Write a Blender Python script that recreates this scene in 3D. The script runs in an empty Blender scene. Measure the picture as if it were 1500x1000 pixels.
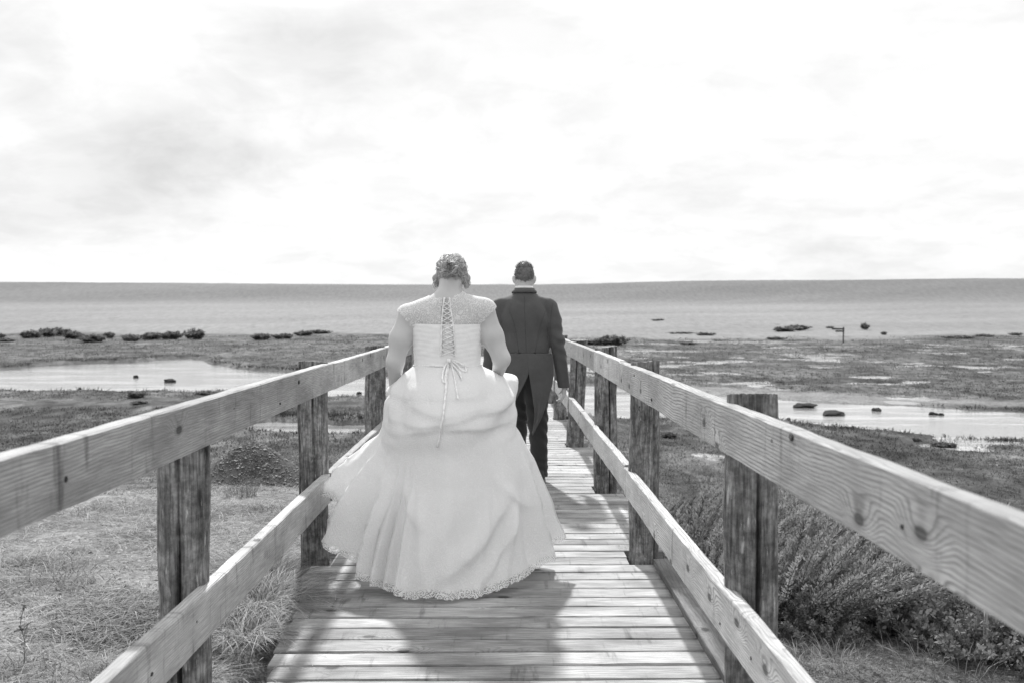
import bpy, math, random
import numpy as np
from mathutils import Vector, Matrix
from mathutils.bvhtree import BVHTree
random.seed(7); rng = np.random.default_rng(7)
S = bpy.context.scene; COL = S.collection
# ---------------------------------------------------------------- camera
CAM = Vector((0, 0, 1.37)); F = 1458.0
cd = bpy.data.cameras.new("camera"); cam = bpy.data.objects.new("camera", cd); COL.objects.link(cam)
cd.lens = 35; cd.sensor_width = 36; cd.clip_start = 0.05; cd.clip_end = 9000
cam.location = CAM; cam.rotation_euler = (math.radians(90 - 1.57), 0, math.radians(-0.668))
cd.dof.use_dof = True; cd.dof.focus_distance = 5.3; cd.dof.aperture_fstop = 4.0
S.camera = cam
# ---------------------------------------------------------------- sky, sun, exposure
SUN_EL, SUN_AZ = math.radians(43), math.radians(-10)      # azimuth from +Y, negative to the left
W = bpy.data.worlds.new("World"); S.world = W; W.use_nodes = True
nt = W.node_tree; nt.nodes.clear()
def node(nt, typ, ins=None, **kw):
    n = nt.nodes.new(typ)
    for k, v in kw.items(): setattr(n, k, v)
    for k, v in (ins or {}).items():
        s = n.inputs[k]
        if hasattr(v, 'is_output'): nt.links.new(v, s)
        else: s.default_value = v
    return n
def mth(nt, op, a, b=0.0, c=0.0, clamp=False):
    n = nt.nodes.new('ShaderNodeMath'); n.operation = op; n.use_clamp = clamp
    for s, v in zip(n.inputs, (a, b, c)):
        if hasattr(v, 'is_output'): nt.links.new(v, s)
        else: s.default_value = v
    return n.outputs[0]
def mrange(nt, v, a, b, c=0.0, d=1.0, smooth=True):
    n = node(nt, 'ShaderNodeMapRange', {0: v, 1: a, 2: b, 3: c, 4: d}); n.interpolation_type = 'SMOOTHSTEP' if smooth else 'LINEAR'
    return n.outputs[0]
def vmul(nt, v, s):
    return node(nt, 'ShaderNodeVectorMath', {0: v, 1: s}, operation='MULTIPLY').outputs[0]
def vadd(nt, v, s):
    return node(nt, 'ShaderNodeVectorMath', {0: v, 1: s}, operation='ADD').outputs[0]
def noise(nt, v, scale, detail=4.0, rough=0.5, dist=0.0):
    return node(nt, 'ShaderNodeTexNoise', {'Vector': v, 'Scale': scale, 'Detail': detail, 'Roughness': rough, 'Distortion': dist}).outputs[0]
def sky_world():
    sky = node(nt, 'ShaderNodeTexSky', sky_type='NISHITA', sun_disc=False, sun_elevation=SUN_EL, sun_rotation=SUN_AZ)
    bw = node(nt, 'ShaderNodeRGBToBW', {0: sky.outputs[0]}).outputs[0]
    d = node(nt, 'ShaderNodeTexCoord').outputs['Generated']
    sep = node(nt, 'ShaderNodeSeparateXYZ', {0: d}); z = sep.outputs[2]
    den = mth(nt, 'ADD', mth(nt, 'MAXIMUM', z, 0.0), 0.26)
    px, py = mth(nt, 'DIVIDE', sep.outputs[0], den), mth(nt, 'DIVIDE', sep.outputs[1], den)
    p = node(nt, 'ShaderNodeCombineXYZ', {0: px, 1: py, 2: 3.7}).outputs[0]
    n1 = noise(nt, p, 1.7, 7.0, 0.55, 0.6); n2 = noise(nt, p, 5.5, 7.0, 0.6, 0.3)
    clouds = mrange(nt, n1, 0.36, 0.64)
    veil = mth(nt, 'ADD', mth(nt, 'MULTIPLY_ADD', mth(nt, 'MAXIMUM', z, 0.0), 1.7, 3.76), mth(nt, 'MULTIPLY', clouds, mth(nt, 'MULTIPLY_ADD', z, -1.2, -0.36)))  # veil brightens towards the zenith, above the view, added to lift the fill light
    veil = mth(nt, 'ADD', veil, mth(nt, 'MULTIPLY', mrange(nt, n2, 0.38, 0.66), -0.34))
    # the heavier grey cloud bank standing to the left
    q = vadd(nt, d, vmul(nt, node(nt, 'ShaderNodeTexNoise', {'Vector': d, 'Scale': 9.0, 'Detail': 6.0, 'Roughness': 0.6}).outputs[1], (0.09, 0.09, 0.09)))
    for (az, el, rx, ry, amt) in ((-19.2, 9.4, 9.5, 5.2, 0.45), (-17.0, 8.4, 5.5, 2.6, 0.55), (-11.0, 14.0, 6.5, 3.6, 0.5), (-23, 4.8, 9, 2.8, 0.3), (-27, 14, 5, 5, .3), (18, 2.6, 10, 1.4, 0.3)):
        a, e = math.radians(az), math.radians(el)
        c = Vector((math.sin(a) * math.cos(e), math.cos(a) * math.cos(e), math.sin(e))) + Vector((.045, .045, .045))
        dv = node(nt, 'ShaderNodeVectorMath', {0: q, 1: c}, operation='SUBTRACT').outputs[0]
        dv = vmul(nt, dv, (1 / math.radians(rx), 1 / math.radians(rx), 1 / math.radians(ry)))
        L = node(nt, 'ShaderNodeVectorMath', {0: dv}, operation='LENGTH').outputs[1]
        m = mrange(nt, L, 1.15, 0.15)
        veil = mth(nt, 'MULTIPLY_ADD', m, -amt, veil)
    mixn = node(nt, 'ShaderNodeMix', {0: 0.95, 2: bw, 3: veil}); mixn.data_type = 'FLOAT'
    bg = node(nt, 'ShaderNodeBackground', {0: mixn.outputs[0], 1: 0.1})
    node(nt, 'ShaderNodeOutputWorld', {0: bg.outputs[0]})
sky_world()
sl = bpy.data.lights.new("sun", 'SUN'); sl.energy = 2.15; sl.angle = math.radians(2.4); sl.color = (1, 1, 1)
sun = bpy.data.objects.new("sun", sl); COL.objects.link(sun)
sd = Vector((math.sin(SUN_AZ) * math.cos(SUN_EL), math.cos(SUN_AZ) * math.cos(SUN_EL), math.sin(SUN_EL)))
sun.rotation_euler = sd.to_track_quat('Z', 'Y').to_euler(); sun.location = (0, 0, 30)
vs = S.view_settings; vs.view_transform = 'Standard'; vs.look = 'None'; vs.gamma = 1; vs.use_curve_mapping = False
vs.exposure = 1.40
# ---------------------------------------------------------------- helpers
Rc = np.array(cam.rotation_euler.to_matrix())
def ray(u, v):
    u, v = np.asarray(u, float), np.asarray(v, float)
    d = np.stack([(u - 750) / F, -(v - 500) / F, -np.ones_like(u)], -1)
    return d @ Rc.T
def gp(u, v, z=-1.0):
    d = ray(u, v); t = (z - 1.37) / d[..., 2]
    return d[..., 0] * t, d[..., 1] * t
def sstep(x, a, b):
    t = np.clip((x - a) / (b - a), 0, 1); return t * t * (3 - 2 * t)
def _hash(ix, iy, s):
    h = (ix.astype(np.int64) * 374761393 + iy.astype(np.int64) * 668265263 + s * 1442695041) & 0x7fffffff
    h = ((h ^ (h >> 13)) * 1274126177) & 0x7fffffff
    return ((h ^ (h >> 16)) & 0xffff) / 65535.0
def vnoise(x, y, s=0):
    ix, iy = np.floor(x), np.floor(y); fx, fy = x - ix, y - iy
    fx, fy = fx * fx * (3 - 2 * fx), fy * fy * (3 - 2 * fy)
    a, b, c, d = _hash(ix, iy, s), _hash(ix + 1, iy, s), _hash(ix, iy + 1, s), _hash(ix + 1, iy + 1, s)
    return (a + (b - a) * fx) * (1 - fy) + (c + (d - c) * fx) * fy
def fbm(x, y, o=4, s=0):
    t, a, n = 0, 1.0, 0
    for i in range(o):
        t = t + a * vnoise(x * 2 ** i, y * 2 ** i, s + i); n += a; a *= .5
    return t / n
def mk(name, me, mat=None, parent=None, loc=(0, 0, 0), rot=(0, 0, 0)):
    o = bpy.data.objects.new(name, me); COL.objects.link(o)
    if mat is not None and me is not None and not me.materials: me.materials.append(mat)
    if parent is not None: o.parent = parent
    o.location = loc; o.rotation_euler = rot
    return o
def tag(o, label=None, cat=None, group=None, kind=None):
    if label: o['label'] = label
    if cat: o['category'] = cat
    if group: o['group'] = group
    if kind: o['kind'] = kind
    return o
def npmesh(name, V, faces, smooth=True, attr=None):
    """faces: (n,k) array or list of such arrays"""
    V = np.asarray(V, np.float32); fl = faces if isinstance(faces, list) else [faces]
    fl = [np.asarray(f, np.int32) for f in fl if len(f)]
    me = bpy.data.meshes.new(name); me.vertices.add(len(V)); me.vertices.foreach_set('co', V.ravel())
    loops = np.concatenate([f.ravel() for f in fl]); cnt = np.concatenate([np.full(len(f), f.shape[1], np.int32) for f in fl])
    st = np.concatenate([[0], np.cumsum(cnt)[:-1]]).astype(np.int32)
    me.loops.add(len(loops)); me.loops.foreach_set('vertex_index', loops)
    me.polygons.add(len(cnt)); me.polygons.foreach_set('loop_start', st)
    me.update(calc_edges=True); me.validate()
    me.polygons.foreach_set('use_smooth', np.full(len(me.polygons), bool(smooth)))
    for k, a in (attr or {}).items():
        a = np.asarray(a, np.float32)
        at = me.attributes.new(k, 'FLOAT', 'POINT'); at.data.foreach_set('value', a)
    return me
def gridfaces(n, m, wrap=False):
    i, j = np.meshgrid(np.arange(n - 1), np.arange(m if wrap else m - 1), indexing='ij'); j2 = (j + 1) % m
    return np.stack([i * m + j, i * m + j2, (i + 1) * m + j2, (i + 1) * m + j], -1).reshape(-1, 4)
class MB:
    """collects geometry, then makes ONE mesh"""
    def __init__(s): s.V, s.Q, s.T, s.n = [], [], [], 0
    def add(s, V, F):
        V = np.asarray(V, float); F = np.asarray(F, int) + s.n
        s.V.append(V); (s.Q if F.shape[1] == 4 else s.T).append(F); s.n += len(V)
    def box(s, c, d, rz=0.0, bev=0.0):
        x, y, z = np.array(d) / 2; P = []
        for sz in (-1, 1):
            for sx, sy in ((-1, -1), (1, -1), (1, 1), (-1, 1)): P.append((sx * x, sy * y, sz * z))
        P = np.array(P); ca, sa = math.cos(rz), math.sin(rz)
        P[:, :2] = P[:, :2] @ np.array([[ca, sa], [-sa, ca]])
        s.add(P + np.array(c), [(3, 2, 1, 0), (4, 5, 6, 7), (0, 1, 5, 4), (1, 2, 6, 5), (2, 3, 7, 6), (3, 0, 4, 7)])
    def tube(s, pts, rad, k=6, flat=1.0, up=(0, 0, 1)):
        pts = np.asarray(pts, float); n = len(pts); rad = np.broadcast_to(np.asarray(rad, float), (n,))
        T = np.gradient(pts, axis=0); T /= np.linalg.norm(T, axis=1)[:, None] + 1e-9
        u = np.array(up, float); A = np.cross(T, u); bad = np.linalg.norm(A, axis=1) < 1e-3
        A[bad] = np.cross(T[bad], (1.0, 0.13, 0)); A /= np.linalg.norm(A, axis=1)[:, None]; B = np.cross(A, T)
        th = np.arange(k) * 2 * math.pi / k
        V = pts[:, None] + rad[:, None, None] * (np.cos(th)[None, :, None] * A[:, None] + flat * np.sin(th)[None, :, None] * B[:, None])
        s.add(V.reshape(-1, 3), gridfaces(n, k, True))
        for e, q in ((0, 0), (n - 1, 1)):
            ring = np.arange(k) + e * k + s.n - n * k; c = len(s.V[-1])
            s.V.append(pts[e:e + 1]); ci = s.n; s.n += 1
            f = [(ring[j], ring[(j + 1) % k], ci) if q else (ring[(j + 1) % k], ring[j], ci) for j in range(k)]
            s.T.append(np.array(f))
    def mesh(s, name, smooth=True):
        fl = []
        if s.Q: fl.append(np.concatenate(s.Q))
        if s.T: fl.append(np.concatenate(s.T))
        return npmesh(name, np.concatenate(s.V), fl, smooth)
def smoothpath(P, n=24):
    P = np.asarray(P, float); t = np.linspace(0, len(P) - 1, n); i = np.clip(t.astype(int), 0, len(P) - 2); f = (t - i)[:, None]
    p0, p1, p2, p3 = P[np.maximum(i - 1, 0)], P[i], P[i + 1], P[np.minimum(i + 2, len(P) - 1)]
    return .5 * (2 * p1 + (p2 - p0) * f + (2 * p0 - 5 * p1 + 4 * p2 - p3) * f ** 2 + (3 * p1 - p0 - 3 * p2 + p3) * f ** 3)
def bevel(o, w, seg=2):
    m = o.modifiers.new('bevel', 'BEVEL'); m.width = w; m.segments = seg; m.limit_method = 'ANGLE'; m.angle_limit = .7; return o
class SDF:
    """smooth union of tapered capsules and ellipsoids, meshed by surface nets: one continuous skin"""
    def __init__(s, lo, hi, h):
        s.lo, s.h = np.array(lo, float), h; s.n = np.ceil((np.array(hi) - s.lo) / h).astype(int) + 1
        s.D = np.full(s.n, 1.0, np.float32)
    def _sub(s, lo, hi, m):
        a = np.clip(np.floor((np.minimum(lo, hi) - m - s.lo) / s.h).astype(int), 0, s.n - 1)
        b = np.clip(np.ceil((np.maximum(lo, hi) + m - s.lo) / s.h).astype(int) + 1, 1, s.n)
        g = [s.lo[i] + s.h * np.arange(a[i], b[i], dtype=np.float32) for i in range(3)]
        return tuple(slice(a[i], b[i]) for i in range(3)), np.stack(np.meshgrid(*g, indexing='ij'), -1)
    def _mix(s, sl, d, k, sub):
        e = s.D[sl]
        if sub:
            hh = np.clip(.5 - .5 * (e + d) / k, 0, 1); s.D[sl] = e + (-d - e) * hh + k * hh * (1 - hh)
        else:
            hh = np.clip(.5 + .5 * (e - d) / k, 0, 1); s.D[sl] = e + (d - e) * hh - k * hh * (1 - hh)
    def cap(s, p, q, r0, r1=None, k=.02, sub=False, flat=None):
        p, q = np.array(p, float), np.array(q, float); r1 = r0 if r1 is None else r1
        R = max(r0, r1); fl = np.array(flat if flat is not None else (1, 1, 1), float)
        sl, X = s._sub(p, q, R / min(fl.min(), 1) + 3 * k + .03)
        P = (X - p) * fl; Q = (q - p) * fl
        t = np.clip((P @ Q) / max(Q @ Q, 1e-9), 0, 1)
        d = np.linalg.norm(P - t[..., None] * Q, axis=-1) - (r0 + (r1 - r0) * t)
        s._mix(sl, d, k, sub); return s
    def ell(s, c, r, k=.02, rx=0.0, ry=0.0, rz=0.0, sub=False):
        c, r = np.array(c, float), np.array(r, float); M = np.array((Matrix.Rotation(rz, 3, 'Z') @ Matrix.Rotation(ry, 3, 'Y') @ Matrix.Rotation(rx, 3, 'X')))
        sl, X = s._sub(c, c, r.max() + 3 * k + .03); P = (X - c) @ M
        k0 = np.linalg.norm(P / r, axis=-1); k1 = np.linalg.norm(P / r ** 2, axis=-1) + 1e-9
        s._mix(sl, k0 * (k0 - 1) / k1, k, sub); return s
    def clip(s, fn):
        g = [s.lo[i] + s.h * np.arange(s.n[i], dtype=np.float32) for i in range(3)]
        X = np.stack(np.meshgrid(*g, indexing='ij'), -1); s.D = np.maximum(s.D, fn(X).astype(np.float32)); return s
    def warp(s, fn):
        g = [s.lo[i] + s.h * np.arange(s.n[i], dtype=np.float32) for i in range(3)]
        s.D = s.D + fn(np.stack(np.meshgrid(*g, indexing='ij'), -1)).astype(np.float32); return s
    def mesh(s, name):
        D = s.D; nx, ny, nz = D.shape; I = D < 0
        C = [(a, b, c) for a in (0, 1) for b in (0, 1) for c in (0, 1)]
        cnt = sum(I[a:nx - 1 + a, b:ny - 1 + b, c:nz - 1 + c].astype(np.int8) for a, b, c in C)
        ci = np.argwhere((cnt > 0) & (cnt < 8)); idx = np.full((nx - 1, ny - 1, nz - 1), -1, np.int32)
        idx[tuple(ci.T)] = np.arange(len(ci)); acc = np.zeros((len(ci), 3)); num = np.zeros(len(ci))
        for a in C:
            for ax in range(3):
                if a[ax]: continue
                b = list(a); b[ax] = 1
                da, db = D[tuple((ci + a).T)], D[tuple((ci + b).T)]; m = (da < 0) != (db < 0)
                t = np.where(m, da / np.where(m, da - db, 1), 0); P = np.array(a, float)[None].repeat(len(ci), 0); P[:, ax] += t
                acc[m] += P[m]; num[m] += 1
        V = s.lo + s.h * (ci + acc / num[:, None]); Q = []
        for ax in range(3):
            u, v = (ax + 1) % 3, (ax + 2) % 3
            sl0, sl1 = [slice(None)] * 3, [slice(None)] * 3; sl0[ax] = slice(0, -1); sl1[ax] = slice(1, None)
            A, B = I[tuple(sl0)], I[tuple(sl1)]; e = np.argwhere(A != B); e = e[(e[:, u] > 0) & (e[:, v] > 0) & (e[:, u] < D.shape[u] - 1) & (e[:, v] < D.shape[v] - 1)]
            du, dv = np.zeros(3, int), np.zeros(3, int); du[u] = 1; dv[v] = 1
            q = np.stack([idx[tuple((e - du - dv).T)], idx[tuple((e - dv).T)], idx[tuple(e.T)], idx[tuple((e - du).T)]], -1)
            fl = ~A[tuple(e.T)]; q[fl] = q[fl][:, ::-1]; Q.append(q)
        return npmesh(name, V, np.concatenate(Q))
# ---------------------------------------------------------------- materials (all greys: the picture is black and white)
def newmat(name):
    m = bpy.data.materials.new(name); m.use_nodes = True; t = m.node_tree; t.nodes.clear()
    return m, t
def finish(t, base, rough=.8, bump=None, bstr=.3, bdist=.01, spec=.3, transl=0.0, alpha=None, sheen=0.0):
    p = node(t, 'ShaderNodeBsdfPrincipled', {'Base Color': base, 'Roughness': rough, 'Specular IOR Level': spec})
    if sheen: p.inputs['Sheen Weight'].default_value = sheen
    nrm = None
    if bump is not None:
        nrm = node(t, 'ShaderNodeBump', {'Height': bump, 'Strength': bstr, 'Distance': bdist}).outputs[0]
        t.links.new(nrm, p.inputs['Normal'])
    out = p.outputs[0]
    if transl:
        tr = node(t, 'ShaderNodeBsdfTranslucent', {0: base})
        if nrm: t.links.new(nrm, tr.inputs['Normal'])
        out = node(t, 'ShaderNodeMixShader', {0: transl, 1: out, 2: tr.outputs[0]}).outputs[0]
    if alpha is not None:
        tp = node(t, 'ShaderNodeBsdfTransparent'); out = node(t, 'ShaderNodeMixShader', {0: alpha, 1: tp.outputs[0], 2: out}).outputs[0]
    node(t, 'ShaderNodeOutputMaterial', {0: out})
def objco(t, rnd=True):
    c = node(t, 'ShaderNodeTexCoord').outputs['Object']
    if rnd:
        r = node(t, 'ShaderNodeObjectInfo').outputs['Random']
        o = node(t, 'ShaderNodeCombineXYZ', {0: mth(t, 'MULTIPLY', r, 137.0), 1: mth(t, 'MULTIPLY', r, 5.3), 2: mth(t, 'MULTIPLY', r, 3.1)}).outputs[0]
        return c, vadd(t, c, o), r
    return c, c, None
def mat_plain(name, g, rough=.8, var=.25, scale=8.0, **k):
    m, t = newmat(name); c, p, _ = objco(t, False)
    n = noise(t, p, scale, 5.0, .6)
    finish(t, mth(t, 'MULTIPLY', mrange(t, n, .25, .75, 1 - var, 1 + var), g), rough, bump=n, **k); return m
def mat_board(name, g, stains=.5, rings=55.0, wear=.25, lc=.3, gap=.5, wav=6.0):
    """sawn board, length along local X: growth rings bent round knots, fibres, weather stains"""
    m, t = newmat(name); c, p, r = objco(t)
    s = node(t, 'ShaderNodeSeparateXYZ', {0: p}); x = s.outputs[0]; w = mth(t, 'ADD', mth(t, 'MULTIPLY', s.outputs[1], .8), s.outputs[2])
    n1 = noise(t, vmul(t, p, (.9, 4, 4)), 1.0, 2.0, .5); n2 = noise(t, vmul(t, p, (5, 14, 14)), 1.0, 2.0, .5)
    kv = node(t, 'ShaderNodeCombineXYZ', {0: mth(t, 'MULTIPLY', x, 2.6), 1: mth(t, 'MULTIPLY', w, 5.5)}).outputs[0]
    vo = node(t, 'ShaderNodeTexVoronoi', {'Vector': kv, 'Scale': 1.0}); vo.voronoi_dimensions = '2D'
    kd = vo.outputs['Distance']; has = mth(t, 'GREATER_THAN', node(t, 'ShaderNodeSeparateColor', {0: vo.outputs['Color']}).outputs[0], gap)
    near = mth(t, 'MULTIPLY', mrange(t, kd, .36, .04), has)
    core = mth(t, 'MULTIPLY', mrange(t, kd, .085, .05), has); rim = mth(t, 'MULTIPLY', mrange(t, kd, .13, .085), has)
    ph = mth(t, 'MULTIPLY', w, rings)
    ph = mth(t, 'MULTIPLY_ADD', n1, wav, ph); ph = mth(t, 'MULTIPLY_ADD', n2, 1.6, ph); ph = mth(t, 'MULTIPLY_ADD', near, 4.5, ph)
    fr = mth(t, 'FRACT', ph); line = mth(t, 'MULTIPLY', mrange(t, fr, .35, .92), mrange(t, fr, 1.0, .94))
    fib = noise(t, vmul(t, p, (9, 260, 260)), 1.0, 3.0, .6); blo = noise(t, vmul(t, p, (2.2, 6, 6)), 1.0, 5.0, .6)
    st = noise(t, vmul(t, p, (16, 1.5, 2.5)), 1.0, 4.0, .65); st = mrange(t, st, .56, .74)
    v = mth(t, 'MULTIPLY', mth(t, 'SUBTRACT', 1.0, mth(t, 'MULTIPLY', line, mrange(t, blo, .3, .7, lc * .35, lc * 1.25))), mrange(t, fib, .25, .75, .74, 1.24))
    v = mth(t, 'MULTIPLY', v, mrange(t, blo, .3, .7, 1 - wear, 1 + wear))
    v = mth(t, 'MULTIPLY', v, mth(t, 'SUBTRACT', 1.0, mth(t, 'MULTIPLY', st, stains)))
    v = mth(t, 'MULTIPLY', v, mth(t, 'SUBTRACT', 1.0, mth(t, 'MULTIPLY_ADD', core, .55, mth(t, 'MULTIPLY', rim, .2))))
    v = mth(t, 'MULTIPLY', v, mth(t, 'MULTIPLY_ADD', r, .44, .78))
    bm = mth(t, 'MULTIPLY_ADD', line, -.35, mth(t, 'MULTIPLY_ADD', core, -.5, mth(t, 'MULTIPLY', fib, .6)))
    finish(t, mth(t, 'MULTIPLY', v, g), .75, bump=bm, bstr=.5, bdist=.003); return m
def mat_post():
    m, t = newmat('log_wood'); c, p, r = objco(t)
    fib = noise(t, vmul(t, p, (120, 120, 7.0)), 1.0, 4.0, .65, .4); st = noise(t, vmul(t, p, (11, 11, 3.2)), 1.0, 6.0, .68)
    fl = noise(t, vmul(t, p, (60, 60, 11)), 1.0, 3.0, .55); flm = mrange(t, fl, .63, .72)
    v = mth(t, 'MULTIPLY', mrange(t, fib, .3, .7, .5, 1.45), mrange(t, st, .34, .66, .5, 1.4))
    v = mth(t, 'MULTIPLY_ADD', flm, 1.5, mth(t, 'MULTIPLY', v, mrange(t, noise(t, p, 26.0, 5.0, .7), .35, .65, .65, 1.35)))
    tn = node(t, 'ShaderNodeAttribute', attribute_name='crack').outputs['Fac']
    v = mth(t, 'MULTIPLY', v, mth(t, 'SUBTRACT', 1.0, mth(t, 'MULTIPLY', tn, .7)))
    finish(t, mth(t, 'MULTIPLY', v, .175), .9, bump=mth(t, 'MULTIPLY_ADD', flm, .3, fib), bstr=.8, bdist=.006); return m
def mat_blade(name, g, var=.5, transl=.25):
    m, t = newmat(name); a = node(t, 'ShaderNodeAttribute', attribute_name='tone').outputs['Fac']
    finish(t, mth(t, 'MULTIPLY', mrange(t, a, 0, 1, 1 - var, 1 + var, False), g), .7, transl=transl, spec=.2); return m
M_RAIL = mat_board('rail_wood', .37, .5, 95.0, .24, .5, .5, 8.0); M_RAILG = mat_board('grey_rail_wood', .36, .65, 120.0, .32, .34, .55, 5.0)
M_PLANK = mat_board('deck_wood', .325, .55, 60.0, .45, .3, .72, 5.0)
M_KERB = mat_board('kerb_wood', .17, .5, 60.0, .4, .25, .8, 5.0)
M_POST = mat_post()
M_DARK = mat_plain('dark_hole', .03)
M_ROCK = mat_plain('wet_rock', .045, .95, .5, 14.0, spec=.05)
M_SMOOTH = mat_plain('smooth_satin', .84, .7, .03, 30.0)
M_STONE = mat_plain('pale_stone', .42, .8, .3, 20.0)
# ---------------------------------------------------------------- the marsh: one ground sheet from the bridge foot to the shingle bank
UPPER = [(-500, 549), (-100, 545), (0, 543), (60, 537), (130, 533), (200, 531), (235, 528), (282, 525), (300, 533), (345, 541), (400, 545), (470, 547), (560, 551), (640, 558), (733, 572), (820, 578), (905, 579), (1000, 580), (1090, 584), (1164, 588), (1300, 595), (1500, 606), (2000, 632)]
LOWER = [(2000, 670), (1500, 640), (1260, 626), (1160, 618), (1050, 613), (965, 611), (905, 611), (800, 612), (733, 606), (650, 595), (560, 585), (470, 583), (300, 578), (0, 577), (-500, 579)]
BRANCH = [(340, 628), (400, 621), (480, 625), (560, 625), (650, 618), (733, 609), (800, 600), (800, 618), (733, 628), (650, 636), (540, 639), (480, 637), (400, 633)]
def topoly(L, z=-1.0): return np.stack(gp(*np.array(L, float).T, z), -1)
def polyd(X, Y, P):
    """signed distance to polygon, negative inside"""
    d = np.full(X.shape, 1e9); ins = np.zeros(X.shape, bool)
    for a, b in zip(P, np.roll(P, -1, 0)):
        e = b - a; wx, wy = X - a[0], Y - a[1]; t = np.clip((wx * e[0] + wy * e[1]) / (e @ e), 0, 1)
        d = np.minimum(d, np.hypot(wx - t * e[0], wy - t * e[1]))
        c = ((a[1] <= Y) & (Y < b[1])) | ((b[1] <= Y) & (Y < a[1]))
        ins ^= c & (X < a[0] + (Y - a[1]) * e[0] / (e[1] if abs(e[1]) > 1e-9 else 1e-9))
    return np.where(ins, -d, d)
P_MAIN, P_BR = topoly(UPPER + LOWER), topoly(BRANCH)
def waterd(X, Y): return np.minimum(polyd(X, Y, P_MAIN), polyd(X, Y, P_BR) - .3) + (fbm(X * 1.3, Y * .8, 3, 5) - .5) * .7
MUD = topoly([(-20, 583), (40, 583), (30, 590)] , -.9)
SH0 = lambda X: 104 - 10 * sstep(X, -30, 20) + 14 * sstep(X, 15, 60) + (vnoise(X * .06, X * 0 + 2.2, 9) - .5) * 16
def tz(X, Y, wd=None):
    X, Y = np.asarray(X, float), np.asarray(Y, float)
    wd = waterd(X, Y) if wd is None else wd
    left = sstep(X, .9, -1.0)
    zn_l = -.07 + .06 * sstep(X, -1.5, -1.0) * sstep(Y, 5.2, 4.6) - .16 * sstep(Y, 4.8, 8) - .62 * sstep(Y, 7.5, 14.5)
    zn_r = -.22 - .33 * sstep(Y, 4.6, 8.5) - .32 * sstep(Y, 7.5, 13.5) - .1 * sstep(X, 1, 3)
    z = zn_r + (zn_l - zn_r) * left
    under = sstep(np.abs(X + .1), 1.15, .75); z = z - .18 * under * sstep(Y, 14, 9)
    z = z + (fbm(X * .9, Y * .9, 3, 1) - .5) * .10 + (fbm(X * 5, Y * 5, 3, 2) - .5) * .035
    z = z + (fbm(X * .35, Y * .25, 3, 3) - .5) * .16 * sstep(Y, 12, 20)
    z = z - .12 * sstep(Y, 14, 20) * 0
    s0 = SH0(X); b = np.maximum(Y - s0, 0)
    crest = 9.65 - .6 * sstep(X, -140, -20) + 1.5 * sstep(X, 10, 75) + .25 * np.sin(X * .06) * sstep(X, -60, 60)
    beach = 4.7 * np.clip(b / (213 - s0), 0, 1) ** 1.15
    bank = sstep(Y, 211, 262) * (crest + .9 - 4.7)
    z = z + beach + bank - 11 * sstep(Y, 275, 360)
    z = z + np.exp(-((Y - 135 - X * .25) / 6) ** 2) * .35 * sstep(X, 10, -50) + np.exp(-((Y - 165 - X * .2) / 9) ** 2) * .4 * sstep(X, 0, -60)
    mound = np.hypot((X + 3.05) / 1.05, (Y - 11.2) / 1.1)
    ch = sstep(wd, .45, -.35)
    return z * (1 - ch) + (-1.22) * ch
def hit(u, v, near=False):
    """where the sight line of a picture point meets the ground: ground coordinates of what stands there"""
    d = ray(u, v); z = np.full(d.shape[:-1], -.6)
    for _ in range(7):
        t = np.minimum((z - 1.37) / np.minimum(d[..., 2], -1e-4), 400); X, Y = d[..., 0] * t, d[..., 1] * t
        z = .5 * z + .5 * tz(X, Y, np.full(X.shape, 5.0) if near else None)
    return X, Y, tz(X, Y, np.full(X.shape, 5.0) if near else None)
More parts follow.
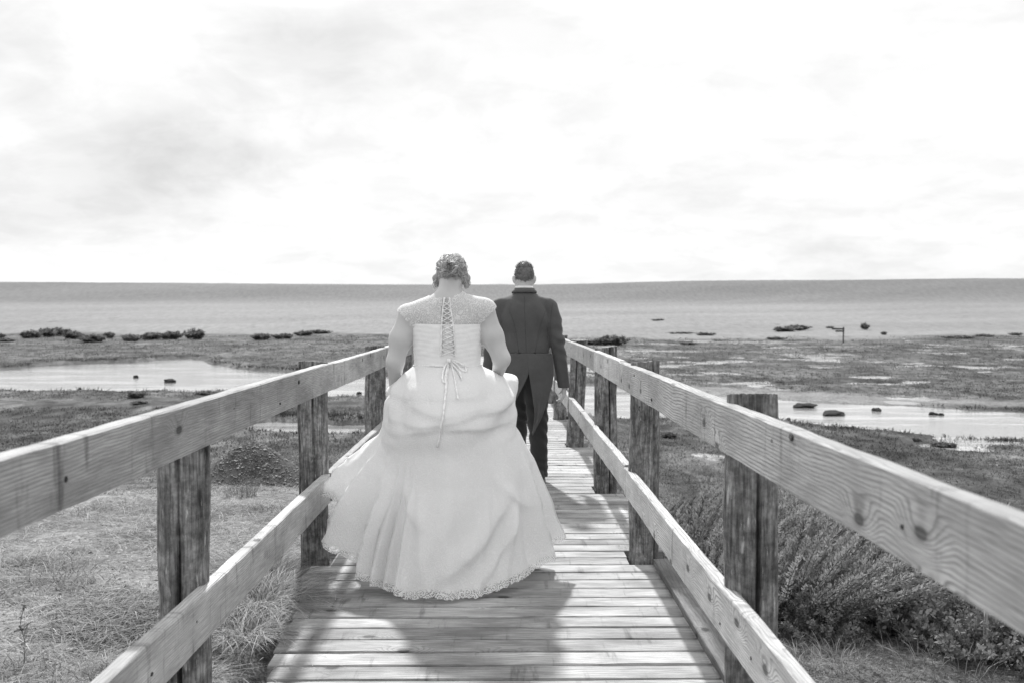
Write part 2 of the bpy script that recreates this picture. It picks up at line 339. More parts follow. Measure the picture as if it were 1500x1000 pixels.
def cover(X, Y, wd):
    s0 = SH0(X) + (fbm(X * .08, Y * .05, 4, 21) - .5) * 30
    sh = sstep(Y, s0 - 4, s0 + 5)
    dry = sstep(Y + (fbm(X * .8, Y * .8, 3, 8) - .5) * 6, 14.0, 8.5) * sstep(X, 1.6, -1.0)
    dry = np.maximum(dry, .75 * sstep(Y + (fbm(X, Y, 3, 8) - .5) * 2.5, 5.6, 4.4) * sstep(X, .5, 1))
    sand = sstep(Y + (fbm(X * 1.7, Y * 1.7, 4, 14) - .5) * 3 - .25 * (-X - 2), 6.0, 4.4) * sstep(X, -.9, -1.6)
    mud = sstep(wd, .4, .02) * .6
    r = X > 0; d2 = polyd(X, Y, P_MAIN)
    mud = np.maximum(mud, sstep(d2 + (fbm(X * 1.2, Y * .6, 3, 33) - .5) * 1.2, 4.6, 2.4) * sstep(Y, 24, 26.5) * sstep(X, 1.5, 3.5) * (Y < 60))
    for (u, v, a, b) in ((55, 600, 75, 26), (180, 606, 120, 18), (1190, 548, 40, 10), (1260, 555, 40, 12), (1320, 543, 30, 7), (1380, 546, 50, 9), (1135, 535, 40, 9), (1480, 547, 60, 9), (1420, 565, 60, 6), (1480, 660, 50, 18), (1400, 655, 45, 14), (330, 560, 30, 5), (1050, 648, 40, 8), (980, 665, 30, 6), (200, 505, 40, 3), (450, 507, 60, 3), (1000, 512, 60, 4)):
        x, y = gp(u, v, -.9); rx = a * y / F; ry = b * y * y / (F * 2.27)
        q = np.hypot((X - x) / rx, (Y - y) / ry) + (fbm(X * 22 / y, Y * 9 / y, 4, 40) - .5) * 2.6
        mud = np.maximum(mud, (.8 if u < 250 else .3) * sstep(q, .5, .1) * sstep(fbm(X * 1.5, Y * .7, 4, 48), .36 if u < 250 else .44, .6))
    for (u, v, a, b) in ((1450, 453, 70, 8), (1450, 468, 60, 4)):
        x, y, zz = hit(np.array([float(u)]), np.array([float(v)])); y = float(y[0]); x = float(x[0]); q = np.hypot((X - x) / (a * y / F), (Y - y) / (b * y / F * 14)) + (fbm(X * .25, Y * .1, 4, 41) - .5) * 2.6
        sh = sh * (1 - .6 * sstep(q, .7, .2))
    return sh, dry, sand, mud
def build_ground():
    ys = np.concatenate([[-3000, -900, -300, -100, -40, -15], np.linspace(-6, 1.9, 24), 2 * np.exp(np.linspace(0, math.log(400 / 2), 560)), [520, 800, 1400, 2600, 4500]])
    a = np.linspace(-1.5, 1.5, 520); a = .55 * a + .45 * a ** 3 / 2.25
    a = np.concatenate([-1.5 - np.arange(8, 0, -1), a, 1.5 + np.arange(1, 9)]); A, Yg = np.meshgrid(a, ys); out = np.clip(np.abs(A) - 1.5, 0, 8)
    Xg = np.clip(A, -1.5, 1.5) * (np.clip(Yg, 0, 400) + 6) + np.sign(A) * 6 * (2.2 ** out - 1)
    wd = waterd(Xg, Yg); Z = tz(Xg, Yg, wd); sh, dry, sand, mud = cover(Xg, Yg, wd)
    me = npmesh('marsh_ground', np.stack([Xg, Yg, Z], -1).reshape(-1, 3), gridfaces(len(ys), len(a)),
                attr=dict(shingle=sh.ravel(), dry=dry.ravel(), sand=sand.ravel(), mud=mud.ravel(), wet=sstep(wd, .25, .0).ravel()))
    m, t = newmat('marsh_soil'); g = node(t, 'ShaderNodeNewGeometry').outputs['Position']
    at = lambda n: node(t, 'ShaderNodeAttribute', attribute_name=n).outputs['Fac']
    sp = node(t, 'ShaderNodeSeparateXYZ', {0: g}); dist = sp.outputs[1]
    far = mrange(t, dist, 12, 45); vfar = mrange(t, dist, 80, 150)
    pf = vmul(t, g, (1, .55, 1))
    big = noise(t, pf, .35, 6.0, .62); mid = noise(t, pf, 2.2, 6.0, .65); fine = noise(t, g, 16.0, 6.0, .7); tiny = noise(t, g, 70.0, 4.0, .7)
    mar = mth(t, 'MULTIPLY', mrange(t, big, .38, .62, .052, .125), mrange(t, mid, .3, .7, .45, 1.6))
    mar = mth(t, 'MULTIPLY', mar, mrange(t, fine, .3, .7, .65, 1.35))
    dry = mth(t, 'MULTIPLY', mrange(t, fine, .3, .7, .12, .30), mrange(t, mid, .35, .65, .7, 1.2)); dry = mth(t, 'MULTIPLY', dry, mrange(t, tiny, .3, .7, .6, 1.4))
    san = mth(t, 'MULTIPLY', mrange(t, tiny, .3, .7, .15, .34), mrange(t, fine, .3, .7, .8, 1.2))
    mud = mth(t, 'MULTIPLY', mrange(t, fine, .3, .7, .10, .30), mrange(t, mid, .3, .7, .75, 1.2))
    slope_shade = mrange(t, dist, 188, 236); bands = noise(t, vmul(t, g, (.012, .09, .2)), 1.0, 4.0, .6)  # shade of the steep bank put into the shingle colour, darker higher up
    peb = noise(t, g, 3.0, 3.0, .8)
    shi = mth(t, 'MULTIPLY', mth(t, 'MULTIPLY', mrange(t, slope_shade, 0, 1, .21, .15, False), mrange(t, bands, .3, .7, .97, 1.03)), mrange(t, peb, .25, .75, .9, 1.1)); shi = mth(t, 'MULTIPLY', shi, mth(t, 'MULTIPLY', mrange(t, noise(t, vmul(t, g, (1.5, .3, 0)), 1.0, 4.0, .75), .3, .7, .84, 1.16), mrange(t, noise(t, vmul(t, g, (.03, .02, 0)), 1.0, 5.0, .65), .3, .7, .94, 1.06)))
    deb = mth(t, 'MULTIPLY', mrange(t, noise(t, vmul(t, g, (.22, .10, 0)), 1.0, 6.0, .7), .60, .70), mrange(t, dist, 178, 125)); shi = mth(t, 'MULTIPLY', shi, mth(t, 'SUBTRACT', 1.0, mth(t, 'MULTIPLY', deb, .5)))
    rid = noise(t, vmul(t, vadd(t, g, vmul(t, node(t, 'ShaderNodeCombineXYZ', {1: mth(t, 'MULTIPLY', sp.outputs[0], -.45)}).outputs[0], (1, 1, 1))), (.002, .055, 0)), 1.0, 2.0, .5); shi = mth(t, 'MULTIPLY', shi, mrange(t, rid, .35, .65, .93, 1.06))
    def mx(f, a, b):
        n = node(t, 'ShaderNodeMix', {0: f, 2: a, 3: b}); n.data_type = 'FLOAT'; return n.outputs[0]
    c = mx(at('dry'), mar, dry); c = mx(at('sand'), c, san); c = mx(at('mud'), c, mud); c = mx(at('shingle'), c, shi); c = mx(mth(t, 'MULTIPLY', at('wet'), .35), c, .06)
    bm = mth(t, 'MULTIPLY_ADD', tiny, .25, fine)
    finish(t, c, .95, bump=bm, bstr=.9, bdist=.03, spec=.1)
    tag(mk('marsh_ground', me, m), 'flat salt marsh and rising shingle bank around the footbridge', None, None, 'structure')
    # water
    m, t = newmat('creek_water'); g = node(t, 'ShaderNodeNewGeometry').outputs['Position']
    n = noise(t, vmul(t, g, (.8, 2.0, 1)), 3.0, 4.0, .6)
    sh = mrange(t, noise(t, vmul(t, g, (.25, .9, 1)), 1.0, 6.0, .65), .42, .62)
    finish(t, mrange(t, sh, 0, 1, .2, .42), .1, bump=mth(t, 'MULTIPLY_ADD', noise(t, vmul(t, g, (3, 9, 1)), 1.0, 3.0, .6), .4, n), bstr=.5, bdist=.02, spec=.45)
    xs = np.array([-260, 260.]); yy = np.array([8., 90.])
    V = [(x, y, -1.0) for y in yy for x in xs]
    tag(mk('creek_water', npmesh('creek_water', V, gridfaces(2, 2)), m), 'pale shallow tidal creek winding across the marsh under the footbridge', None, None, 'structure')
build_ground()
# ---------------------------------------------------------------- the footbridge: planks, posts, rails
bridge = tag(mk('footbridge', None, loc=(0, 0, 0)), 'weathered timber footbridge with plank deck and two-rail railings over the marsh', 'footbridge')
PR = [(.80, 3.15, 1.115), (.80, 5.50, 1.105), (.82, 7.75, 1.115), (.775, 10.35, 1.10), (.785, 13.0, 1.10)] + [(.79, 13 + 2.45 * i, 1.1) for i in range(1, 9)]
PL = [(-1.052, 3.30, 1.045), (-1.05, 5.60, 1.10), (-1.05, 8.35, 1.098), (-1.03, 10.7, 1.1), (-1.03, 13.1, 1.1)] + [(-1.03, 13.1 + 2.45 * i, 1.1) for i in range(1, 9)]
def boardmesh(name, L, w, h, seed, cup=0.0):
    """a board of length L along X with worn, wavering arrises"""
    r = np.random.default_rng(seed); n = max(4, int(L / .12)); xs = np.linspace(-L / 2, L / 2, n)
    prof = np.array([(-.5, -.5), (.5, -.5), (.5, .38), (.47, .5), (-.47, .5), (-.5, .38)]) * (w, h)
    if w < h: prof = np.array([(-.5, -.5), (.5, -.5), (.5, .47), (.38, .5), (-.38, .5), (-.5, .47)]) * (w, h)
    k = len(prof); V = np.zeros((n, k, 3)); V[:, :, 0] = xs[:, None]; V[:, :, 1:] = prof[None]
    V[:, :, 1] += (r.random((n, k)) - .5) * .003 + (np.sin(xs * 2.1 + seed) * .0025)[:, None]; V[:, :, 2] += (r.random((n, k)) - .5) * .0022
    V[0, :, 0] += (r.random() - .5) * .012; F = gridfaces(n, k, True)[:, ::-1]
    me = npmesh(name, V.reshape(-1, 3), [F, np.array([list(range(k)), [k * (n - 1) + j for j in range(k)][::-1]])], False)
    return me
PITCH = .1557; y0 = 3.702 - 28 * PITCH
pm = {}
for i in range(212):
    y = y0 + (i + .5) * PITCH; xl, xr = float(np.interp(y, [3.5, 4.2, 4.8, 5.2], [-.87, -.92, -.98, -1.045])) + random.uniform(-.015, .015), .935 + random.uniform(-.012, .02)
    for (px, py, _) in PL:
        if abs(y - py) < .185: xl = px + .12
    for (px, py, _) in PR:
        if abs(y - py) < .16: xr = px - .095
    L = round((xr - xl) / .02) * .02; var = i % 5; key = (L, var)
    if key not in pm: pm[key] = boardmesh('plank', L, .1557 - random.choice((.010, .013, .017, .022)), .045, 50 + var + int(L * 100))
    mk('plank', pm[key], M_PLANK, bridge, ((xl + xr) / 2, y + random.uniform(-.0015, .0015), -.0225 + random.uniform(-.0012, .0012)), (random.uniform(-.006, .006), 0, random.uniform(-.0025, .0025) + (math.pi if random.random() < .5 else 0)))
for x in (-.78, -.1, .62):      # joists below the planks
    for j in range(5): mk('joist', boardmesh('joist', 6.55, .07, .17, 5 + j), M_KERB, bridge, (x, 2.4 + 6.6 * j, -.135), (0, 0, math.pi / 2))
def rail(x0, x1, z0, z1, ya, yb, seed, dx=0, tilt=0, mat=None):
    L = yb - ya; me = boardmesh('rail', L, abs(x1 - x0), z1 - z0, seed)
    mk('rail', me, M_RAIL if x0 > 0 else M_RAILG, bridge, ((x0 + x1) / 2 + dx, (ya + yb) / 2, (z0 + z1) / 2), (0, tilt, math.pi / 2))
for a, b, dx, dz in ((-.9, 5.868, 0, 0), (5.876, 7.55, .006, .004), (7.556, 13.05, .012, -.002), (13.06, 18, 0, 0), (18.01, 23, .01, 0), (23.01, 32.6, 0, 0)):
    rail(.70, .745, .94 + dz, 1.09 + dz, a, b, int(a * 7) + 31, dx)
for a, b, dx, dz in ((-.9, 5.63, 0, 0), (5.638, 7.52, .004, .012), (7.53, 13.05, .01, .01), (13.06, 18, 0, 0), (18.01, 32.6, .01, 0)):
    rail(.70, .745, .352 + dz, .502 + dz, a, b, int(a * 7) + 61, dx)
for a, b, dx, dz in ((-.9, 5.70, 0, 0), (5.712, 8.3, .003, -.004), (8.31, 13.1, 0, 0), (13.11, 18, 0, 0), (18.01, 32.7, .01, 0)):
    rail(-1.0, -.95, .945 + dz, 1.095 + dz, a, b, int(a * 7) + 91, dx)
for a, b, dx, dz in ((-.9, 5.55, 0, 0), (5.56, 8.2, .006, .004), (8.21, 13.1, 0, 0), (13.11, 18, 0, 0), (18.01, 32.7, .01, 0)):
    rail(-.996, -.95, .322 + dz, .48 + dz, a, b, int(a * 7) + 121, dx)
for ya, yb in ((-.4, 3.04), (3.26, 5.40)):
    mk('kerb_board', boardmesh('kerb_board', yb - ya, .10, .034, int(ya * 9) + 200), M_KERB, bridge, (.882, (ya + yb) / 2, .0185), (0, .0, math.pi / 2))
def post(px, py, top, seed, zb, r0=.083, lean=(0, 0), crack=None, notch=None):
    """a round log: wavering girth, flat sawn top, drying cracks as real grooves"""
    r = np.random.default_rng(seed); K = 56; n = 44; zs = np.linspace(zb, top, n); th = np.linspace(0, 2 * math.pi, K, endpoint=False)
    ck = [crack] if crack is not None else []; ck += list(r.uniform(0, 2 * math.pi, 3))
    V = np.zeros((n, K, 3)); cr = np.zeros((n, K))
    for i, z in enumerate(zs):
        rr = r0 * (1 + .05 * (zs[-1] - z) * .3) * (1 + .05 * np.sin(2 * th + seed) + .035 * np.sin(3 * th + z * 2 + seed * 2) + .02 * np.sin(5 * th - z * 3))
        rr = rr * (1 + .04 * math.sin(z * 4.3 + seed) + .028 * np.sin(z * 11 + seed * 3 + 2 * np.cos(th)) + .07 * (fbm(np.cos(th) * 1.5 + seed, np.sin(th) * 1.5 + z * 3, 3, seed) - .5)) + (r.random(K) - .5) * .0025
        for j, c in enumerate(ck):
            d = np.abs((th - c - .04 * math.sin(z * 3 + j) + math.pi) % (2 * math.pi) - math.pi)
            on = 1.0 if (j == 0 and crack is not None) else sstep(np.array(math.sin(z * 2.4 + seed + j * 2)), .2, .7)
            g = np.exp(-(d / .045) ** 2) * on; rr = rr - g * .02; cr[i] = np.maximum(cr[i], g)
        V[i, :, 0] = np.cos(th) * rr + lean[0] * (z - zb); V[i, :, 1] = np.sin(th) * rr + lean[1] * (z - zb); V[i, :, 2] = z + (i == n - 1) * (.008 * np.cos(th - seed) + r.random(K) * .004)
    base = V.reshape(-1, 3); c = np.array([[lean[0] * (top - zb), lean[1] * (top - zb), top + .002]])
    ring = np.arange(K) + (n - 1) * K; T = np.stack([ring, np.roll(ring, -1), np.full(K, n * K)], -1)
    me = npmesh('post', np.concatenate([base, c]), [gridfaces(n, K, True), T], attr=dict(crack=np.concatenate([cr.ravel(), [0]])))
    o = mk('post', me, M_POST, bridge, (px, py, 0))
    md = o.modifiers.new('es', 'EDGE_SPLIT'); md.split_angle = .9
    return o
posts = []
for i, (x, y, t_) in enumerate(PR):
    zb = float(tz(np.array([x]), np.array([y]))[0]) - .3
    lean = (.045, 0) if i == 3 else (.0, 0); cr = {0: -1.62, 1: -1.0, 2: -1.25}.get(i)
    posts.append(post(x - lean[0] * (0 - zb), y, t_, 11 + i, zb, (.083, .083, .086, .083, .083)[min(i, 4)], lean, cr))
for i, (x, y, t_) in enumerate(PL):
    zb = float(tz(np.array([x]), np.array([y]))[0]) - .3
    posts.append(post(x, y, t_, 41 + i, zb, .085, (0, 0), {0: -1.45, 1: -2.6}.get(i)))
def knot(p, c, r, yaw):
    b = MB(); th = np.linspace(0, 2 * math.pi, 17)
    P = np.stack([np.cos(th) * r, np.zeros(17), np.sin(th) * r * 1.25], -1); b.tube(P, r * .28, 6)
    b.tube([(0, .012, 0), (0, -.002, 0)], [r * .85, r * .7], 10)
    mk('knot', b.mesh('knot'), M_DARK, p, c, (0, 0, yaw))
KN = [(.70, z, y, 1) for z, y in ((1.03, 3.26), (1.045, 2.55), (1.075, 2.38), (1.0, 1.72), (.975, 4.6), (1.05, 5.2), (.43, 3.3), (.385, 3.14), (.44, 4.4), (.41, 2.75))] + [(-.95, z, y, -1) for z, y in ((1.005, 2.86), (1.035, 3.55), (1.01, 2.18), (.985, 4.3), (1.05, 4.7), (.41, 3.1), (.42, 4.1), (.39, 2.7))]
for i, (x, z, y, s_) in enumerate(KN):
    b = MB(); r_ = (.010, .007, .013, .006)[i % 4]; b.tube([(0, .004, 0), (0, -.0012, 0)], [r_, r_ * .8], 10); o = mk('knot', b.mesh('knot'), M_DARK, bridge, (x, y, z), (0, 0, -s_ * math.pi / 2)); o.scale = (1.5 if i % 3 else .8, 1, .9)
knot(posts[1], (-.03, -.083, .855), .013, -.25)
knot(posts[3], (-.035, -.072, .30), .012, -.3)
# ---------------------------------------------------------------- grass, shrubs, stones
def blades(name, X, Y, Z, H, Wd, az, lean, tone, mat, flat=0.0, parent=None):
    n = len(X); t = np.array([0, .4, .75, 1.0]); wt = np.array([1, .85, .55])
    h = H[:, None] * lean[:, None] * t ** 1.5; zz = H[:, None] * (t * (1 - .5 * np.minimum(lean, 1.6)[:, None] * t)) * (1 - flat)
    kink = (rng.random((n, 1)) - .5) * H[:, None] * .35 * t ** 2
    cx, sx = np.cos(az)[:, None], np.sin(az)[:, None]
    P = np.stack([X[:, None] + cx * h - sx * kink, Y[:, None] + sx * h + cx * kink, Z[:, None] + zz], -1)
    wa = az + math.pi / 2 + rng.normal(0, .5, n); wv = np.stack([np.cos(wa), np.sin(wa), rng.normal(0, .25, n)], -1) * (Wd / 2)[:, None]
    V = np.zeros((n, 7, 3))
    for i in range(3): V[:, 2 * i] = P[:, i] - wv * wt[i]; V[:, 2 * i + 1] = P[:, i] + wv * wt[i]
    V[:, 6] = P[:, 3]; b = (np.arange(n) * 7)[:, None]
    Q = np.concatenate([b + [0, 1, 3, 2], b + [2, 3, 5, 4]]); T = b + [4, 5, 6]
    me = npmesh(name, V.reshape(-1, 3), [Q, T], attr=dict(tone=np.repeat(tone, 7)))
    return mk(name, me, mat, parent)
M_STRAW = mat_blade('straw', .31, .6, .25); M_TURF = mat_blade('turf', .16, .5, .25); M_MARSH = mat_blade('marsh_plants', .112, .55, .2)
M_SEABLITE = mat_blade('seablite_leaves', .24, .6, .35); M_PURSLANE = mat_blade('purslane_leaves', .19, .5, .3); M_FARSCRUB = mat_blade('far_scrub', .15, .5, .3)
M_STEM = mat_plain('woody_stem', .16)
def clear_of_bridge(X, Y, m=0.0): return (X < -1.06 - m) | (X > .95 + m)
def pxs(n, u0, u1, v0, v1, near): return hit(rng.uniform(u0, u1, n), rng.uniform(v0, v1, n), near)
# dry matted grass on the left bank
X, Y, Z = pxs(90000, -120, 560, 640, 1060, True)
k = clear_of_bridge(X, Y, .0) & (X < 0) & (Y < 16) & (Y > 2.2) & (np.hypot((X + 2.98) / .9, (Y - 11.9) / .9) > 1); den = fbm(X * 1.6, Y * 1.6, 4, 61)
sandp = sstep(Y + (fbm(X * 1.7, Y * 1.7, 4, 14) - .5) * 3 - .25 * (-X - 2), 6.0, 4.4) * sstep(X, -1.2, -1.7)
k &= rng.random(len(X)) < np.clip((den - .35) * 4, .05, 1) * (1 - .82 * sandp); X, Y, Z, den = X[k], Y[k], Z[k], den[k]
n = len(X); upr = sstep(fbm(X * 1.1, Y * 1.1, 3, 77), .5, .72)
tag(blades('dry_grass', X, Y, Z - .004, rng.uniform(.05, .15, n) * (1 + .5 * upr), rng.uniform(.0022, .0055, n), rng.uniform(0, 2 * math.pi, n), rng.uniform(.9, 1.9, n) * (1 - .5 * upr), np.clip(rng.normal(.5, .3, n) - .25 * upr - .25 * sstep(fbm(X * 3, Y * 3, 3, 19), .5, .7), 0, 1), M_STRAW, .35), 'matted dry straw coloured grass on the bank left of the footbridge', None, None, 'stuff')
# short turf on the right
X, Y, Z = pxs(70000, 950, 1620, 690, 1060, True)
k = clear_of_bridge(X, Y) & (X > 0) & (Y < 13) & (Y > 2.0); k &= rng.random(len(X)) < np.clip((fbm(X * 1.4, Y * 1.4, 4, 62) - .25) * 3, .15, 1); X, Y, Z = X[k], Y[k], Z[k]; n = len(X)
tag(blades('turf_grass', X, Y, Z - .004, rng.uniform(.012, .05, n) * (1 + .6 * sstep(Y, 5, 8)), rng.uniform(.002, .005, n), rng.uniform(0, 2 * math.pi, n), rng.uniform(.5, 1.7, n), np.clip(rng.normal(.45, .3, n) + .25 * sstep(Y, 6, 4.4), 0, 1), M_TURF, .2), 'short turf on the bank right of the footbridge', None, None, 'stuff')
# low salt marsh plants, in tufts
def marsh(n, v0, v1, hs, seed, nb=6):
    X, Y, Z = pxs(n, -150, 1650, v0, v1, False)
    wd = waterd(X, Y); sh, dry, sand, mud = cover(X, Y, wd)
    keep = (wd > .28) & (rng.random(n) > sh * .97) & (rng.random(n) > mud * 1.15) & (rng.random(n) > dry * .8) & (clear_of_bridge(X, Y, .05) | (Y > 33)) & (np.hypot((X + 2.98) / .95, (Y - 11.9) / .95) > 1)
    keep &= rng.random(n) < np.clip((fbm(X * .9, Y * .5, 4, seed) - .2) * 3, .25, 1)
    X, Y, Z, wd = X[keep], Y[keep], Z[keep], wd[keep]; n = len(X)
    patch = fbm(X * .25, Y * .16, 4, seed + 5); edge = sstep(wd, 1.2, .4)
    H = hs * (np.maximum(Y, 8) / 18) ** .75 * rng.uniform(.6, 1.3, n) * (1 + .4 * edge)
    r = lambda a: np.repeat(a, nb); m = n * nb; az = rng.uniform(0, 2 * math.pi, m)
    px, py = r(X) + np.cos(az) * r(H) * 1.0, r(Y) + np.sin(az) * r(H) * 1.0
    tone = np.clip(r(.15 + 1.0 * (patch - .5) * 1.8 + .3 - .25 * edge) + rng.normal(0, .2, m), 0, 1)
    return px, py, r(Z) - .01, r(H) * rng.uniform(.6, 1.2, m), r(H) * rng.uniform(.09, .2, m), az, rng.uniform(.3, 1.1, m), tone
P = [marsh(34000, 596, 735, .062, 71, 5), marsh(26000, 492, 585, .055, 81, 5)]
tag(blades('marsh_plants', *[np.concatenate(a) for a in zip(*P)], M_MARSH), 'low grey green salt marsh plants covering the flats on both sides of the creek', None, None, 'stuff')
def bush_meshes(seed, nst, H, R, nl, leaf, lw, lean=(.25, 0), up=.75):
    r = np.random.default_rng(seed); a = r.uniform(0, 2 * math.pi, nst); q = np.sqrt(r.random(nst))
    B = np.stack([np.cos(a) * q * R * .45, np.sin(a) * q * R * .45, np.zeros(nst)], -1)
    D = np.stack([np.cos(a) * q * R * 1.1 + lean[0] * H, np.sin(a) * q * R * 1.1 + lean[1] * H, H * (1 - .35 * q ** 2)], -1) * r.uniform(.55, 1.12, (nst, 1)) + r.normal(0, .06 * H, (nst, 3))
    def at(t): # t (nst,k)
        t = t[..., None]; bend = np.stack([t[..., 0] ** 2 * lean[0] * H * .5, t[..., 0] * 0, -t[..., 0] ** 2 * H * .08], -1)
        return B[:, None] + D[:, None] * t + bend
    br = MB(); tt = np.linspace(0, .9, 5)[None].repeat(nst, 0); PP = at(tt)
    for i in range(0, nst): br.tube(PP[i], np.linspace(.005, .0018, 5) * (H / .6), 3)
    tl = np.sort(r.uniform(.28, 1.0, (nst, nl)), 1); L = at(tl); dirs = D / np.linalg.norm(D, axis=1)[:, None]
    n = nst * nl; L = L.reshape(-1, 3); dd = np.repeat(dirs, nl, 0); rv = r.normal(0, 1, (n, 3)); rv -= dd * (rv * dd).sum(1)[:, None]; rv /= np.linalg.norm(rv, axis=1)[:, None]
    # side sprigs: leaves stand out more in the middle of a stem and close up at the tip
    off = (r.random(n) * .045 * (1.05 - tl.ravel()) * H / .6)[:, None]; L = L + rv * off
    ax = dd * up + rv * (1.1 - up) + r.normal(0, .2, (n, 3)); ax /= np.linalg.norm(ax, axis=1)[:, None]
    sd_ = np.cross(ax, r.normal(0, 1, (n, 3))); sd_ /= np.linalg.norm(sd_, axis=1)[:, None]
    ll = (leaf * r.uniform(.6, 1.3, n))[:, None]; ww = (lw * r.uniform(.7, 1.2, n))[:, None]
    V = np.stack([L, L + ax * ll * .5 + sd_ * ww, L + ax * ll, L + ax * ll * .5 - sd_ * ww], 1).reshape(-1, 3)
    tone = np.clip(np.repeat(r.normal(.5, .36, nst), nl) + r.normal(0, .14, n) + .15 * tl.ravel() ** 3, 0, 1)
    fm = npmesh('foliage', V, np.arange(n * 4).reshape(-1, 4), False, attr=dict(tone=np.repeat(tone, 4)))
    return br.mesh('branches'), fm
BM = [bush_meshes(100 + i, 105, .62, .40, 170, .026, .0050, (.36, .05), .68) for i in range(4)]
PM = [bush_meshes(130 + i, 150, .30, .36, 44, .030, .0085, (.06, 0), .35) for i in range(3)]
FM = [bush_meshes(160 + i, 60, 1.0, .65, 40, .20, .06, (.05, 0), .4) for i in range(3)]
def shrub(name, meshes, mat, x, y, z, s, rz, label, group, cat='shrub', sz=None):
    o = mk(name, None, loc=(x, y, z - .03 * s), rot=(0, 0, rz)); o.scale = (s, s, sz or s)
    mk('branches', meshes[0], M_STEM, o); mk('foliage', meshes[1], mat, o)
    return tag(o, label, cat, group)
for i, (x, y, s, lab) in enumerate((
        (1.62, 5.25, .98, 'feathery grey shrub standing just right of the near right post'), (1.95, 5.95, 1.1, 'tall feathery shrub behind the near right post, blown to the right'),
        (2.45, 5.75, 1.0, 'feathery shrub below the upper rail, second along from the near right post'), (2.55, 6.7, 1.1, 'dark feathery shrub half hidden behind the upper right rail'),
        (1.25, 6.35, 1.02, 'bushy feathery shrub between the two nearest right posts, closest to the lower rail'), (1.52, 7.25, .95, 'feathery shrub seen through the gap between the two nearest right posts'),
        (1.30, 5.45, .80, 'small dark shrub tucked behind the lower right rail beside the near post'), (1.42, 8.4, .8, 'pale feathery shrub farthest back in the gap between right posts'),
        (3.1, 6.6, .95, 'feathery shrub at the far right end of the row beneath the upper rail'), (2.1, 7.3, 1.0, 'feathery shrub hidden mostly by the near right post and rail'), (1.78, 6.6, .95, 'shrub in the middle of the thicket right of the near post'))):
    shrub('seablite_shrub', BM[i % 4], M_SEABLITE, x, y, float(tz(np.array([x]), np.array([y]))[0]), s, (i * 1.3) % .9 - .4, lab, 'feathery shrubs along the right of the bridge')
for i, (x, y, s, lab) in enumerate((
        (2.05, 5.15, 1.0, 'low pale leafy shrub at the foot of the feathery shrubs'), (2.42, 5.1, 1.15, 'rounded low leafy shrub in the middle of the right bank'), (2.75, 5.2, 1.2, 'leafy low shrub under the sagging line of the upper right rail'),
        (2.3, 4.75, .8, 'small leafy shrub on the turf left of the pale stake'), (2.75, 4.7, 1.0, 'leafy shrub behind the pale stake'), (3.1, 5.0, 1.1, 'leafy shrub at the right edge under the rail'), (1.62, 4.95, .6, 'smallest leafy shrub beside the near right post'), (2.6, 4.35, .7, 'leafy shrub at the bottom right corner by the stake'))):
    shrub('purslane_shrub', PM[i % 3], M_PURSLANE, x, y, float(tz(np.array([x]), np.array([y]))[0]), s, i * 1.1, lab, 'low leafy shrubs on the right bank')
def far_shrub(u, v, w, h, i, label, group):
    X, Y, Z = hit(np.array([u]), np.array([v + h / 2])); y = float(Y[0]); o = shrub('scrub_bush', FM[i % 3], M_FARSCRUB, float(X[0]), y, float(Z[0]), w * y / F / 1.75, i * 1.7, label, group, 'shrub', h * y / F / .95); return o
ORD = 'first second third fourth fifth sixth seventh eighth ninth tenth eleventh twelfth thirteenth fourteenth fifteenth sixteenth'.split()
GL, GR = 'low scrub along the shingle shore left of the couple', 'low scrub on the shingle right of the couple'
RU = sorted((898, 872, 1007, 1034, 1150, 1168, 1137, 1267, 1295, 1404, 1440, 1488, 964, 1215, 1000))
LL, LR = 'small dark scrub bush on the shingle shore beyond the pool left of the bride', 'small dark scrub bush on the pale shingle shore right of the groom'
for i, (u, v, w, h, lab) in enumerate(((5, 471, 28, 6, 'flat dark scrub bush highest on the shingle at the left edge'), (1, 492, 12, 8, None), (46, 490, 30, 11, None), (70, 487, 26, 13, None), (89, 486, 24, 13, 'tallest scrub bush at the left end of the shore line'), (109, 491, 28, 11, None), (137, 495, 36, 12, None), (160, 491, 15, 9, None), (191, 495, 26, 10, None), (222, 492, 30, 11, None), (250, 491, 34, 12, None), (285, 490, 30, 14, 'dark rounded scrub bush at the right end of the longest clump'), (383, 493, 28, 10, 'round dark scrub bush standing alone on the shore left of the bride'), (414, 492, 30, 8, None), (444, 488, 26, 7, None), (466, 485, 36, 6, None))):
    far_shrub(u, v, w, h, i, lab or 'small dark scrub bush, %s from the left along the shingle shore left of the bride' % ORD[i], GL)
for i, (u, v, w, h, lab) in enumerate(((898, 498, 42, 15, 'largest dark scrub bush just above the right rail beside the groom'), (872, 501, 30, 8, None), (1007, 502, 24, 5, None), (1034, 489, 26, 5, None), (1150, 482, 34, 7, None), (1168, 479, 34, 8, None), (1137, 495, 28, 5, None), (1267, 478, 12, 9, 'small upright scrub bush right of the signpost'), (1295, 488, 9, 5, None), (1404, 493, 40, 5, None), (1440, 491, 26, 4, None), (1488, 489, 18, 4, None), (964, 474, 18, 3, None), (1215, 480, 12, 3, None), (1000, 487, 40, 3, None))):
    far_shrub(u, v, w, h, i + 1, lab or 'small dark scrub patch, %s from the left on the pale shingle right of the groom' % ORD[RU.index(u)], GR)
